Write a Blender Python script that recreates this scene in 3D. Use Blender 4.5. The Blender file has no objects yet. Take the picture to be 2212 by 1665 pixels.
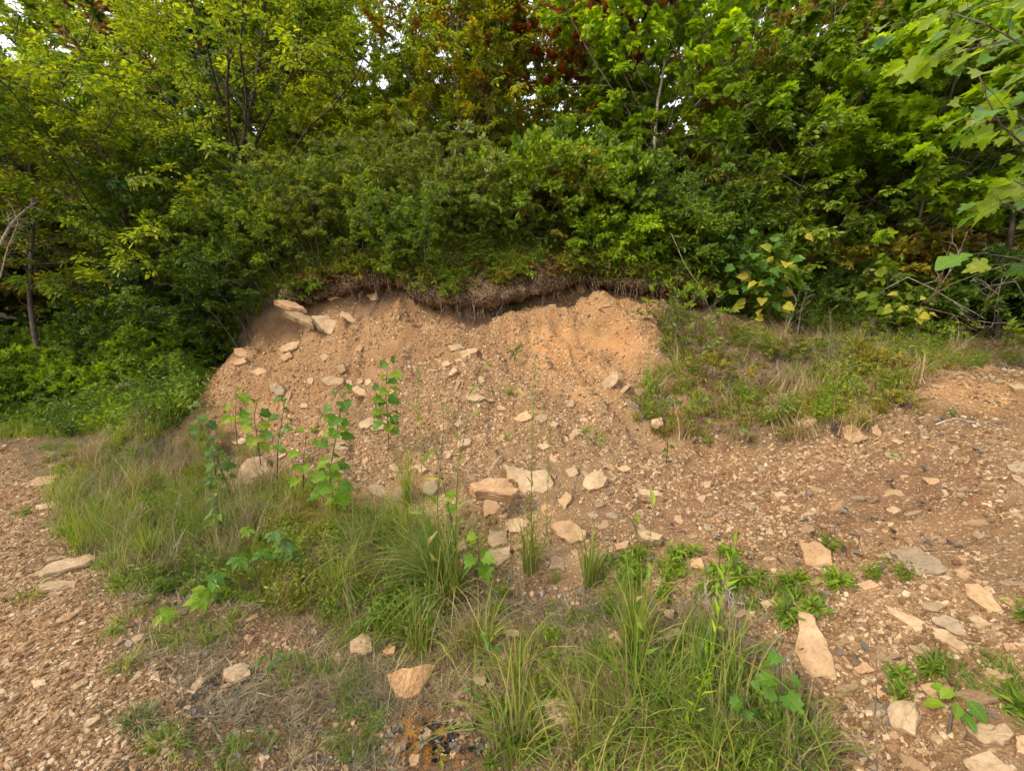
import bpy, math, random
import numpy as np
from mathutils import Vector, Matrix

# ------------------------------------------------------------------ camera, sky, sun, exposure
PITCH = math.radians(9.0)
CAM_H = 1.6
F = 928.0                      # focal length in units of a 2212 px wide frame
CX, CY = 1106.0, 832.5
scene = bpy.context.scene
cam_data = bpy.data.cameras.new("camera")
cam_data.sensor_width = 36.0
cam_data.lens = 36.0 * F / 2212.0
cam_data.clip_start = 0.05
cam_data.clip_end = 1500
cam = bpy.data.objects.new("camera", cam_data)
scene.collection.objects.link(cam)
cam.location = (0, 0, CAM_H)
cam.rotation_euler = (math.radians(90) - PITCH, 0, 0)
scene.camera = cam

SUN_TO = Vector((-0.70, -0.50, 0.66)).normalized()      # direction towards the sun
sun_el = math.asin(SUN_TO.z)
sun_az = math.atan2(SUN_TO.x, SUN_TO.y)
world = bpy.data.worlds.new("World"); scene.world = world
world.use_nodes = True
wn = world.node_tree.nodes; wl = world.node_tree.links
wn.clear()
wo = wn.new("ShaderNodeOutputWorld"); bg = wn.new("ShaderNodeBackground")
sky = wn.new("ShaderNodeTexSky"); sky.sky_type = 'NISHITA'; sky.sun_disc = False
sky.sun_elevation = sun_el; sky.sun_rotation = sun_az
sky.air_density = 1.0; sky.dust_density = 2.5; sky.ozone_density = 1.0
# thin high cloud: a soft procedural veil that whitens the sky
wtc = wn.new("ShaderNodeTexCoord"); wnz = wn.new("ShaderNodeTexNoise")
wnz.inputs["Scale"].default_value = 3.0; wnz.inputs["Detail"].default_value = 5.0
wrm = wn.new("ShaderNodeMapRange"); wrm.inputs[1].default_value = 0.3; wrm.inputs[2].default_value = 0.7
wrm.inputs[3].default_value = 0.7; wrm.inputs[4].default_value = 0.9
wmx = wn.new("ShaderNodeMix"); wmx.data_type = 'RGBA'
wmx.inputs["B"].default_value = (8.4, 8.7, 9.4, 1)
wl.new(wtc.outputs["Generated"], wnz.inputs["Vector"]); wl.new(wnz.outputs["Fac"], wrm.inputs[0])
wl.new(wrm.outputs[0], wmx.inputs["Factor"]); wl.new(sky.outputs[0], wmx.inputs["A"])
wl.new(wmx.outputs["Result"], bg.inputs["Color"]); bg.inputs["Strength"].default_value = 0.088
wl.new(bg.outputs[0], wo.inputs[0])

sun_data = bpy.data.lights.new("sun", 'SUN'); sun_data.energy = 1.5
sun_data.angle = math.radians(10); sun_data.color = (1.0, 0.89, 0.71)
sun = bpy.data.objects.new("sun", sun_data); scene.collection.objects.link(sun)
sun.rotation_euler = SUN_TO.to_track_quat('Z', 'Y').to_euler()

scene.view_settings.view_transform = 'Standard'
scene.view_settings.look = 'None'
scene.view_settings.gamma = 1.0
scene.view_settings.use_curve_mapping = False
scene.view_settings.exposure = 1.38
try:
    scene.cycles.max_bounces = 6; scene.cycles.diffuse_bounces = 3
    scene.cycles.transmission_bounces = 4; scene.cycles.glossy_bounces = 2
    scene.cycles.use_denoising = True
    scene.cycles.use_adaptive_sampling = True; scene.cycles.adaptive_threshold = 0.03
    scene.cycles.sample_clamp_indirect = 4.0
except Exception: pass

# ------------------------------------------------------------------ helpers
rng = np.random.default_rng(7)
random.seed(7)

def link(name, data, parent=None, mat=None, label=None, cat=None, group=None, kind=None):
    o = bpy.data.objects.new(name, data)
    scene.collection.objects.link(o)
    if parent is not None: o.parent = parent
    if mat is not None and data is not None and len(data.materials) == 0: data.materials.append(mat)
    if label: o["label"] = label
    if cat: o["category"] = cat
    if group: o["group"] = group
    if kind: o["kind"] = kind
    return o

def thing(name, loc, label, cat, group=None):
    o = link(name, None, None, None, label, cat, group)
    o.location = loc
    o.empty_display_size = 0.1
    return o

def tri_mesh(name, V, T, smooth=False):
    """mesh from float (N,3) and int (M,3)"""
    V = np.ascontiguousarray(V, dtype=np.float32); T = np.ascontiguousarray(T, dtype=np.int32)
    me = bpy.data.meshes.new(name)
    me.vertices.add(len(V)); me.vertices.foreach_set("co", V.ravel())
    me.loops.add(T.size); me.loops.foreach_set("vertex_index", T.ravel())
    me.polygons.add(len(T))
    me.polygons.foreach_set("loop_start", np.arange(0, T.size, 3, dtype=np.int32))
    me.polygons.foreach_set("use_smooth", np.full(len(T), smooth, dtype=bool))
    me.update(calc_edges=True); me.validate()
    return me

def quad_mesh(name, V, Q, smooth=True):
    V = np.ascontiguousarray(V, dtype=np.float32); Q = np.ascontiguousarray(Q, dtype=np.int32)
    me = bpy.data.meshes.new(name)
    me.vertices.add(len(V)); me.vertices.foreach_set("co", V.ravel())
    me.loops.add(Q.size); me.loops.foreach_set("vertex_index", Q.ravel())
    me.polygons.add(len(Q))
    me.polygons.foreach_set("loop_start", np.arange(0, Q.size, 4, dtype=np.int32))
    me.polygons.foreach_set("use_smooth", np.full(len(Q), smooth, dtype=bool))
    me.update(calc_edges=True)
    return me

class Geo:
    """collects triangle batches"""
    def __init__(s): s.v = []; s.t = []; s.n = 0
    def add(s, V, T):
        if len(V) == 0: return
        s.v.append(V); s.t.append(T + s.n); s.n += len(V)
    def mesh(s, name, origin=(0, 0, 0), smooth=False):
        if not s.v: return tri_mesh(name, np.zeros((3, 3)), np.array([[0, 1, 2]]))
        return tri_mesh(name, np.concatenate(s.v) - np.asarray(origin, float), np.concatenate(s.t), smooth)

def unit(a):
    return a / np.maximum(np.linalg.norm(a, axis=-1, keepdims=True), 1e-9)

# value noise -------------------------------------------------------
_perm = rng.random((256, 256))
def vnoise(x, y):
    xi = np.floor(x).astype(int); yi = np.floor(y).astype(int)
    fx = x - xi; fy = y - yi
    fx = fx * fx * (3 - 2 * fx); fy = fy * fy * (3 - 2 * fy)
    a = _perm[xi & 255, yi & 255]; b = _perm[(xi + 1) & 255, yi & 255]
    c = _perm[xi & 255, (yi + 1) & 255]; d = _perm[(xi + 1) & 255, (yi + 1) & 255]
    return (a * (1 - fx) + b * fx) * (1 - fy) + (c * (1 - fx) + d * fx) * fy - 0.5
def fbm(x, y, octs=4):
    s = 0; a = 1.0
    for i in range(octs):
        s = s + a * vnoise(x * 2 ** i + 17.3 * i, y * 2 ** i + 5.1 * i); a *= 0.5
    return s

# photograph measurements -> rays -----------------------------------
cp, sp = math.cos(PITCH), math.sin(PITCH)
def ray(u, v):
    u = np.asarray(u, float); v = np.asarray(v, float)
    return np.stack([u - CX, F * cp + (CY - v) * sp, -F * sp + (CY - v) * cp], -1)
def at_depth(u, v, Y):
    d = ray(u, v)
    t = np.asarray(Y, float) / d[..., 1]
    p = d * t[..., None]; p[..., 2] += CAM_H
    return p

# ------------------------------------------------------------------ terrain heights
# lip of the bank: measured (u, v, distance)
LIP = [(470,760,7.0),(520,735,6.6),(560,700,6.4),(620,655,6.2),(700,632,6.1),(780,614,6.0),(860,606,5.9),(900,640,5.65),(980,655,5.55),
       (1060,648,5.6),(1120,628,5.7),(1200,614,5.8),(1260,603,5.9),(1330,612,5.8),(1400,622,5.75),(1450,634,5.7),(1520,655,5.65)]
lip3 = at_depth([a[0] for a in LIP], [a[1] for a in LIP], [a[2] for a in LIP])
ctrl = []
def cz(u, v, z):
    d = ray(u, v); t = (CAM_H - z) / (-d[2]); ctrl.append((d[0] * t, d[1] * t, z))
def cy(u, v, Y):
    ctrl.append(tuple(at_depth(u, v, Y)))
for u, v in [(0,1665),(0,1400),(0,1200),(0,1000),(0,920),(300,1665),(200,1400),(150,1200),(60,1000)]: cz(u, v, 0.0)
for a in [(400,1400,-.02),(500,1600,-.06),(300,1050,-.02),(150,900,.02),(950,1620,-.30),(870,1480,-.24),(700,1350,-.16),(1200,1560,-.27),
          (450,1130,-.08),(1000,1400,-.12),(1100,1250,.0),(1050,1065,.25),(900,1100,.1),(560,950,.12),(500,1000,.0),(700,900,.5),
          (700,1000,.24),(800,1100,.1),(600,1150,-.06),(800,1250,-.08),(0,850,.0),(200,850,.1),(400,860,.22),(1106,900,.65)]: cz(*a)
for a in [(1106,760,5.0),(1000,700,5.35),(1250,680,5.4),(500,775,6.5),(800,760,5.4),(650,800,5.5),(700,710,5.85),(600,740,6.1),
          (1600,690,5.6),(1900,700,6.0),(1800,750,5.2),(2100,720,6.0),(2212,790,4.6),(2000,800,4.2),(1600,780,4.8),(1450,900,3.9),
          (1450,960,3.7),(1700,930,3.5),(2000,900,3.2),(2212,900,2.9),(1700,1050,2.9),(2000,1050,2.5),(2212,1050,2.2),(1500,1150,2.55),
          (1750,1200,2.2),(2000,1200,1.95),(2212,1200,1.75),(1750,1400,1.7),(2000,1450,1.45),(2212,1450,1.3),(1500,1450,1.75),
          (1500,1650,1.45),(1800,1650,1.3),(2212,1665,1.05),(1250,1350,2.1),(1300,1000,3.4),(1300,1150,2.75),(1300,760,4.95),(1450,760,4.95)]: cy(*a)
for p in lip3[::2]: ctrl.append((p[0], p[1] - .05, p[2] - .04))
for p in lip3[::3]: ctrl.append((p[0], p[1] + 1.6, p[2] + .25))
ctrl += [(-10,6,0),(-16,8,.1),(-6,2,0),(-10,2,0),(-3,-3,0),(0,-3,.05),(3,-3,.4),(0,-8,.1),(-8,-8,0),(8,-8,1.0),(3,0,.8),(5,0,1.1),(6,2.5,1.3),
         (9,4,1.4),(12,6,1.6),(12,12,2.0),(0,12,3.0),(-4,12,2.4),(5,12,2.4),(0,20,4.2),(-12,20,2.2),(12,20,3.2),(0,40,8),(-30,40,5),
         (30,40,6),(-25,12,.4),(-9,10,.3),(-6.4,8.6,.9),(-14,12,.5),(0,80,14),(60,80,12),(-60,80,10),(-60,10,2),(60,10,4),(-60,-40,0),(60,-40,2),(0,-50,0),
         (-120,120,16),(120,120,18),(0,150,20),(-150,0,6),(150,0,8),(0,-150,2)]
ctrl = np.array(ctrl)
_c2 = 0.35 ** 2
def _phi(d2): return np.sqrt(d2 + _c2)
_n = len(ctrl)
_A = np.zeros((_n + 3, _n + 3))
_D = ((ctrl[:, None, :2] - ctrl[None, :, :2]) ** 2).sum(-1)
_A[:_n, :_n] = _phi(_D) - np.eye(_n) * 0.06
_A[:_n, _n] = 1; _A[:_n, _n + 1:] = ctrl[:, :2]; _A[_n, :_n] = 1; _A[_n + 1:, :_n] = ctrl[:, :2].T
_w = np.linalg.solve(_A, np.concatenate([ctrl[:, 2], np.zeros(3)]))
_ord = np.argsort(lip3[:, 0])
LX, LY, LZ = lip3[_ord, 0], lip3[_ord, 1], lip3[_ord, 2]
def sstep(a, b, x):
    t = np.clip((x - a) / (b - a), 0, 1); return t * t * (3 - 2 * t)
def height_raw(x, y):
    sh = x.shape; x = x.ravel(); y = y.ravel()
    z = np.zeros_like(x)
    for i in range(_n): z += _w[i] * np.sqrt((x - ctrl[i, 0]) ** 2 + (y - ctrl[i, 1]) ** 2 + _c2)
    z += _w[_n] + _w[_n + 1] * x + _w[_n + 2] * y
    yl = np.interp(x, LX, LY)
    dl = y - yl
    w = sstep(LX[0] - .3, LX[0] + .5, x) * (1 - sstep(LX[-1] - .6, LX[-1] + .2, x))
    step = 0.42 * w * sstep(0.10, 0.40, dl) * (1 - 0.5 * sstep(1.5, 5, dl))
    z = z + step - 0.24 * w * sstep(-0.30, 0.04, dl) * (1 - sstep(0.05, 0.2, dl))
    r = np.hypot(x, y)
    near = 1 - sstep(9, 20, r)
    z += 0.07 * fbm(x * 1.1, y * 1.1, 3) + 0.035 * near * fbm(x * 5, y * 5, 3) + 0.5 * (1 - near) * fbm(x * .15, y * .15, 3)
    face = w * sstep(-3.2, -1.2, dl) * (1 - sstep(-0.1, 0.2, dl))          # rills and lumps on the bare face
    z += face * (0.20 * fbm(x * 2.0 + .8 * y, y * 1.1, 4) - .035 * np.maximum(0, .12 - np.abs(fbm(x * 1.9 + .4 * y + 5, y * .5, 2))) / .12 + 0.11 * fbm(x * 6, y * 5.5, 4) + .04 * np.maximum(0, fbm(x * 11 + 3, y * 11, 3)))
    rslope = sstep(0.6, 1.6, x) * (1 - sstep(3.6, 4.6, y))
    z += rslope * (0.09 * fbm(x * 3.5, y * 6, 4))
    z += near * 0.012 * fbm(x * 22, y * 22, 3)
    for dx_, dy_, dr_, dd_ in ((-.10, 2.98, .17, .22), (-.27, 3.0, .13, .18), (.97, 3.02, .08, .06), (.93, 2.50, .09, .06)):      # hollows washed out below jutting slabs
        z -= dd_ * np.exp(-((x - dx_) ** 2 + (y - dy_) ** 2) / (dr_ * dr_))
    return z.reshape(sh)

def spaced(a, b, d0, far):
    """dense between a and b, then growing steps out to +-far"""
    core = list(np.arange(a, b + 1e-6, d0)); s = d0; x = b
    out = []
    while x < far: s *= 1.12; x += s; out.append(x)
    s = d0; x = a; inn = []
    while x > -far: s *= 1.12; x -= s; inn.append(x)
    return np.array(inn[::-1] + core + out)
gx = spaced(-7.2, 6.4, 0.0225, 170)
_ys = [0.7]
while _ys[-1] < 8.2: _ys.append(_ys[-1] + max(0.010, 0.0072 * _ys[-1] + .003))
s_ = 0.06; yy = _ys[-1]
while yy < 170: s_ *= 1.12; yy += s_; _ys.append(yy)
s_ = .02; yy = .7; pre = []
while yy > -170: s_ *= 1.2; yy -= s_; pre.append(yy)
gy = np.array(pre[::-1] + _ys)
GX, GY = np.meshgrid(gx, gy)
GZ = height_raw(GX, GY)
def ground_z(x, y):
    x = np.asarray(x, float); y = np.asarray(y, float)
    i = np.clip(np.searchsorted(gx, x) - 1, 0, len(gx) - 2); j = np.clip(np.searchsorted(gy, y) - 1, 0, len(gy) - 2)
    fx = (x - gx[i]) / (gx[i + 1] - gx[i]); fy = (y - gy[j]) / (gy[j + 1] - gy[j])
    return (GZ[j, i] * (1 - fx) + GZ[j, i + 1] * fx) * (1 - fy) + (GZ[j + 1, i] * (1 - fx) + GZ[j + 1, i + 1] * fx) * fy
def ground_n(x, y, e=0.06):
    zx = (ground_z(x + e, y) - ground_z(x - e, y)) / (2 * e); zy = (ground_z(x, y + e) - ground_z(x, y - e)) / (2 * e)
    return unit(np.stack([-zx, -zy, np.ones_like(zx)], -1))
def at(u, v):
    """where the ray through (u, v) of the photograph meets the ground"""
    u = np.atleast_1d(np.asarray(u, float)); v = np.atleast_1d(np.asarray(v, float))
    d = unit(ray(u, v)); t = np.full(len(u), 0.6); done = np.zeros(len(u), bool); tp = t.copy()
    for k in range(420):
        p = d * t[:, None]
        below = (p[:, 2] + CAM_H) < ground_z(p[:, 0], p[:, 1])
        done |= below
        tp = np.where(done, tp, t)
        t = np.where(done, t, t * 1.01 + .002)
        if done.all(): break
    lo, hi = tp, t
    for k in range(14):
        m = (lo + hi) / 2; p = d * m[:, None]
        b = (p[:, 2] + CAM_H) < ground_z(p[:, 0], p[:, 1])
        hi = np.where(b, m, hi); lo = np.where(b, lo, m)
    p = d * hi[:, None]; p[:, 2] += CAM_H
    return p
def at1(u, v): return at([u], [v])[0]

def densify(poly, n=10):
    out = []
    for a, b in zip(poly, poly[1:] + poly[:1]):
        for k in range(n): out.append((a[0] + (b[0] - a[0]) * k / n, a[1] + (b[1] - a[1]) * k / n))
    return out
def plan(poly, extra=None):
    p = densify(poly, 6); q = at([a[0] for a in p], [a[1] for a in p])[:, :2]
    return q
def inside(poly, x, y):
    c = np.zeros(x.shape, bool); n = len(poly); j = n - 1
    for i in range(n):
        xi, yi = poly[i]; xj, yj = poly[j]
        cond = ((yi > y) != (yj > y)) & (x < (xj - xi) * (y - yi) / (yj - yi + 1e-12) + xi)
        c ^= cond; j = i
    return c
# zones in plan
Z_path = np.concatenate([plan([(0,955),(50,985),(110,1080),(165,1190),(215,1290),(290,1440),(360,1560),(440,1664),(2,1664)])[:-6], np.array([[-2.2,0.6],[-9,1],[-14,7]])])
Z_bare = plan([(395,868),(430,830),(500,775),(560,705),(625,668),(760,640),(880,640),(1000,670),(1150,640),(1260,618),(1440,640),(1425,760),(1370,860),(1330,960),
               (1480,990),(1720,985),(1900,930),(1990,850),(2080,800),(2211,795),(2211,1664),(1860,1664),(1740,1520),(1600,1330),(1450,1290),(1300,1280),(1150,1230),
               (1000,1190),(860,1130),(720,1060),(620,1000),(560,950),(470,905)])
Z_clay = plan([(1040,690),(1120,640),(1260,618),(1440,640),(1420,740),(1330,860),(1250,880),(1180,800),(1100,780)])
Z_clay2 = plan([(400,850),(440,800),(520,780),(560,820),(500,870)])
Z_clay3 = plan([(1980,840),(2211,800),(2211,880),(2100,900)])
Z_terr = plan([(1440,640),(1600,690),(1800,690),(2100,700),(2211,700),(2211,785),(2060,800),(1980,850),(1900,930),(1720,960),(1520,960),(1360,930),(1380,860),(1430,760)])
Z_damp = plan([(1330,960),(1480,1000),(1720,1000),(1900,960),(2211,1000),(2211,1100),(2000,1180),(1700,1150),(1450,1180),(1300,1060)])
Z_seep = plan([(870,1525),(960,1530),(1010,1580),(1090,1664),(840,1664),(860,1600)])
Z_verge = plan([(0,860),(200,840),(400,880),(560,960),(620,1010),(720,1070),(860,1140),(1000,1200),(1150,1240),(1300,1290),(1450,1300),(1600,1340),(1740,1530),(1850,1664),
                (440,1664),(360,1560),(290,1440),(215,1290),(165,1190),(110,1080),(50,985),(0,950)])

Z_soil = plan([(215,1290),(300,1310),(420,1325),(600,1330),(700,1420),(820,1440),(840,1510),(880,1664),(440,1664),(360,1560),(290,1440)])
Z_mid = plan([(830,1390),(1000,1440),(1150,1400),(1320,1350),(1420,1300),(1200,1240),(1010,1200),(1060,1300),(900,1300)])
Z_green = [plan([(100,930),(300,900),(430,930),(560,970),(620,1020),(700,1080),(860,1160),(960,1250),(900,1400),(700,1380),(560,1300),(420,1300),(300,1290),(230,1290),(165,1190),(110,1080)]),
           plan([(1120,1470),(1330,1400),(1480,1340),(1600,1380),(1740,1530),(1840,1664),(1080,1664)])]
Z_sparse = [Z_soil, Z_mid]
def logpolar(n, r0=1.0, r1=11.0, amax=66, seed=1):
    g = np.random.default_rng(seed)
    r = r0 * (r1 / r0) ** g.random(n); a = np.radians((g.random(n) * 2 - 1) * amax)
    return r * np.sin(a), r * np.cos(a)
def pick(n, seed, polys, r0=1.0, r1=11.0, jit=0.05, cond=None, mult=6):
    x, y = logpolar(n * mult, r0, r1, seed=seed)
    jx = x + jit * 3 * fbm(x * 3, y * 3, 2); jy = y + jit * 3 * fbm(x * 3 + 9, y * 3 + 4, 2)
    m = np.zeros(len(x), bool)
    for p in polys: m |= inside(p, jx, jy)
    if cond is not None: m &= cond(x, y)
    x = x[m][:n]; y = y[m][:n]
    return np.stack([x, y, ground_z(x, y)], -1)

# ------------------------------------------------------------------ material building blocks
def nodes_of(name, rough=0.8, spec=0.25):
    m = bpy.data.materials.new(name); m.use_nodes = True
    nt = m.node_tree; b = nt.nodes["Principled BSDF"]
    b.inputs["Roughness"].default_value = rough; b.inputs["Specular IOR Level"].default_value = spec
    return m, nt, nt.nodes, nt.links, b
def N(nt, t, **kw):
    n = nt.nodes.new(t)
    for k, v in kw.items():
        if k in n.inputs.keys() if isinstance(k, str) else False: n.inputs[k].default_value = v
        else: setattr(n, k, v)
    return n
def ramp(nt, stops, interp='LINEAR'):
    r = nt.nodes.new("ShaderNodeValToRGB"); r.color_ramp.interpolation = interp
    el = r.color_ramp.elements
    while len(el) < len(stops): el.new(0.5)
    for e, (p, c) in zip(el, stops): e.position = p; e.color = (*c, 1) if len(c) == 3 else c
    return r
def mixc(nt, fac, a, b, mode='MIX'):
    m = nt.nodes.new("ShaderNodeMix"); m.data_type = 'RGBA'; m.blend_type = mode
    for key, val in (("Factor", fac), ("A", a), ("B", b)):
        if hasattr(val, "is_output"): nt.links.new(val, m.inputs[key])
        elif key == "Factor": m.inputs[0].default_value = val
        else: m.inputs[key].default_value = (*val, 1)
    return m.outputs["Result"]
def mathn(nt, op, a, b=None, clamp=False):
    m = nt.nodes.new("ShaderNodeMath"); m.operation = op; m.use_clamp = clamp
    for i, val in enumerate((a, b)):
        if val is None: continue
        if hasattr(val, "is_output"): nt.links.new(val, m.inputs[i])
        else: m.inputs[i].default_value = val
    return m.outputs[0]

def mat_ground():
    m, nt, nd, lk, b = nodes_of("soil_and_gravel", 0.92, 0.15)
    tc = nd.new("ShaderNodeTexCoord"); mp = nd.new("ShaderNodeMapping")
    mp.inputs["Scale"].default_value = (1, 1, 1.7); lk.new(tc.outputs["Object"], mp.inputs[0]); co = mp.outputs[0]
    def noise(s, d=5, r=.55):
        n = nd.new("ShaderNodeTexNoise"); n.inputs["Scale"].default_value = s; n.inputs["Detail"].default_value = d; n.inputs["Roughness"].default_value = r
        lk.new(co, n.inputs["Vector"]); return n
    def vor(s, feat='F1', rnd=1.0):
        n = nd.new("ShaderNodeTexVoronoi"); n.inputs["Scale"].default_value = s; n.feature = feat; n.inputs["Randomness"].default_value = rnd
        lk.new(wv, n.inputs["Vector"]); return n
    n0 = noise(9, 4)
    # warp the cells a little so that chips are angular, not round
    va = nd.new("ShaderNodeVectorMath"); va.operation = 'MULTIPLY_ADD'; lk.new(n0.outputs["Color"], va.inputs[0])
    va.inputs[1].default_value = (.03, .03, .03); lk.new(co, va.inputs[2]); wv = va.outputs[0]
    at_ = nd.new("ShaderNodeAttribute"); at_.attribute_name = "zone"; sepr = nd.new("ShaderNodeSeparateColor"); lk.new(at_.outputs["Color"], sepr.inputs[0])
    clay, litter, path = sepr.outputs[0], sepr.outputs[1], sepr.outputs[2]
    at2 = nd.new("ShaderNodeAttribute"); at2.attribute_name = "wet"; sep2 = nd.new("ShaderNodeSeparateColor"); lk.new(at2.outputs["Color"], sep2.inputs[0])
    seep, damp = sep2.outputs[0], sep2.outputs[1]
    n1 = noise(2.2, 6, .6); n2 = noise(40, 4, .6)
    soil = ramp(nt, [(0.3, (.145, .082, .036)), (.5, (.225, .132, .060)), (.72, (.33, .212, .108))]); lk.new(n1.outputs["Fac"], soil.inputs[0])
    clayc = ramp(nt, [(0.3, (.33, .15, .05)), (.7, (.52, .27, .105))]); lk.new(n1.outputs["Fac"], clayc.inputs[0])
    nL = noise(.9, 5, .6); tone = ramp(nt, [(.32, (.68, .60, .54)), (.5, (1, 1, 1)), (.68, (1.35, 1.22, 1.08))]); lk.new(nL.outputs['Fac'], tone.inputs[0])
    base = mixc(nt, clay, soil.outputs[0], clayc.outputs[0]); base = mixc(nt, 1.0, base, tone.outputs[0], 'MULTIPLY')
    base = mixc(nt, mathn(nt, 'MULTIPLY', damp, .7), base, (.17, .078, .036))
    v1 = vor(46); v2 = vor(95)
    cellc = ramp(nt, [(0, (.21, .12, .062)), (.35, (.36, .225, .125)), (.7, (.47, .325, .195)), (1, (.56, .42, .27))])
    sx = nd.new("ShaderNodeSeparateColor"); lk.new(v1.outputs["Color"], sx.inputs[0]); lk.new(sx.outputs[0], cellc.inputs[0])
    cellc2 = ramp(nt, [(0, (.22, .12, .06)), (.5, (.38, .235, .13)), (1, (.53, .37, .22))])
    sx2 = nd.new("ShaderNodeSeparateColor"); lk.new(v2.outputs["Color"], sx2.inputs[0]); lk.new(sx2.outputs[1], cellc2.inputs[0])
    pm = ramp(nt, [(0.36, (0, 0, 0)), (.5, (1, 1, 1))]); lk.new(mathn(nt, 'ADD', n0.outputs["Fac"], mathn(nt, 'MULTIPLY', path, .14)), pm.inputs[0])
    keep1 = mathn(nt, 'MULTIPLY', pm.outputs[0], mathn(nt, 'GREATER_THAN', sx.outputs[1], .35))
    edge1 = ramp(nt, [(0.30, (1, 1, 1)), (.52, (0, 0, 0))]); lk.new(v1.outputs["Distance"], edge1.inputs[0])
    edge2 = ramp(nt, [(0.30, (1, 1, 1)), (.55, (0, 0, 0))]); lk.new(v2.outputs["Distance"], edge2.inputs[0])
    keep2 = mathn(nt, 'GREATER_THAN', sx2.outputs[2], .3)
    c = mixc(nt, mathn(nt, 'MULTIPLY', mathn(nt, 'MULTIPLY', edge2.outputs[0], keep2), .8), base, mixc(nt, mathn(nt, 'MULTIPLY', clay, .5), cellc2.outputs[0], (.55, .31, .13)))
    c = mixc(nt, mathn(nt, 'MULTIPLY', mathn(nt, 'MULTIPLY', edge1.outputs[0], keep1), .9), c, mixc(nt, mathn(nt, 'MULTIPLY', clay, .45), cellc.outputs[0], (.58, .34, .15)))
    # organic litter where plants stand
    lit = ramp(nt, [(0.3, (.045, .033, .022)), (.6, (.12, .088, .058)), (.8, (.21, .165, .12))]); lk.new(n2.outputs["Fac"], lit.inputs[0])
    c = mixc(nt, litter, c, lit.outputs[0])
    sp_ = ramp(nt, [(0.35, (.02, .014, .01)), (.5, (.16, .065, .014)), (.75, (.40, .17, .03))]); n3 = noise(14, 5); lk.new(n3.outputs["Fac"], sp_.inputs[0])
    c = mixc(nt, seep, c, sp_.outputs[0])
    lk.new(c, b.inputs["Base Color"])
    rg = nd.new("ShaderNodeMapRange"); lk.new(seep, rg.inputs[0]); rg.inputs[3].default_value = .92; rg.inputs[4].default_value = .22; lk.new(rg.outputs[0], b.inputs["Roughness"])
    h = mathn(nt, 'ADD', mathn(nt, 'MULTIPLY', mathn(nt, 'MULTIPLY', edge1.outputs[0], keep1), .55), mathn(nt, 'MULTIPLY', mathn(nt, 'MULTIPLY', edge2.outputs[0], keep2), .35))
    h = mathn(nt, 'ADD', h, mathn(nt, 'MULTIPLY', n2.outputs["Fac"], .8)); 
    n4 = noise(160, 3); h = mathn(nt, 'ADD', h, mathn(nt, 'MULTIPLY', n4.outputs["Fac"], .3))
    bp = nd.new("ShaderNodeBump"); bp.inputs["Strength"].default_value = 0.9; bp.inputs["Distance"].default_value = 0.012
    lk.new(h, bp.inputs["Height"]); lk.new(bp.outputs[0], b.inputs["Normal"])
    return m

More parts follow.
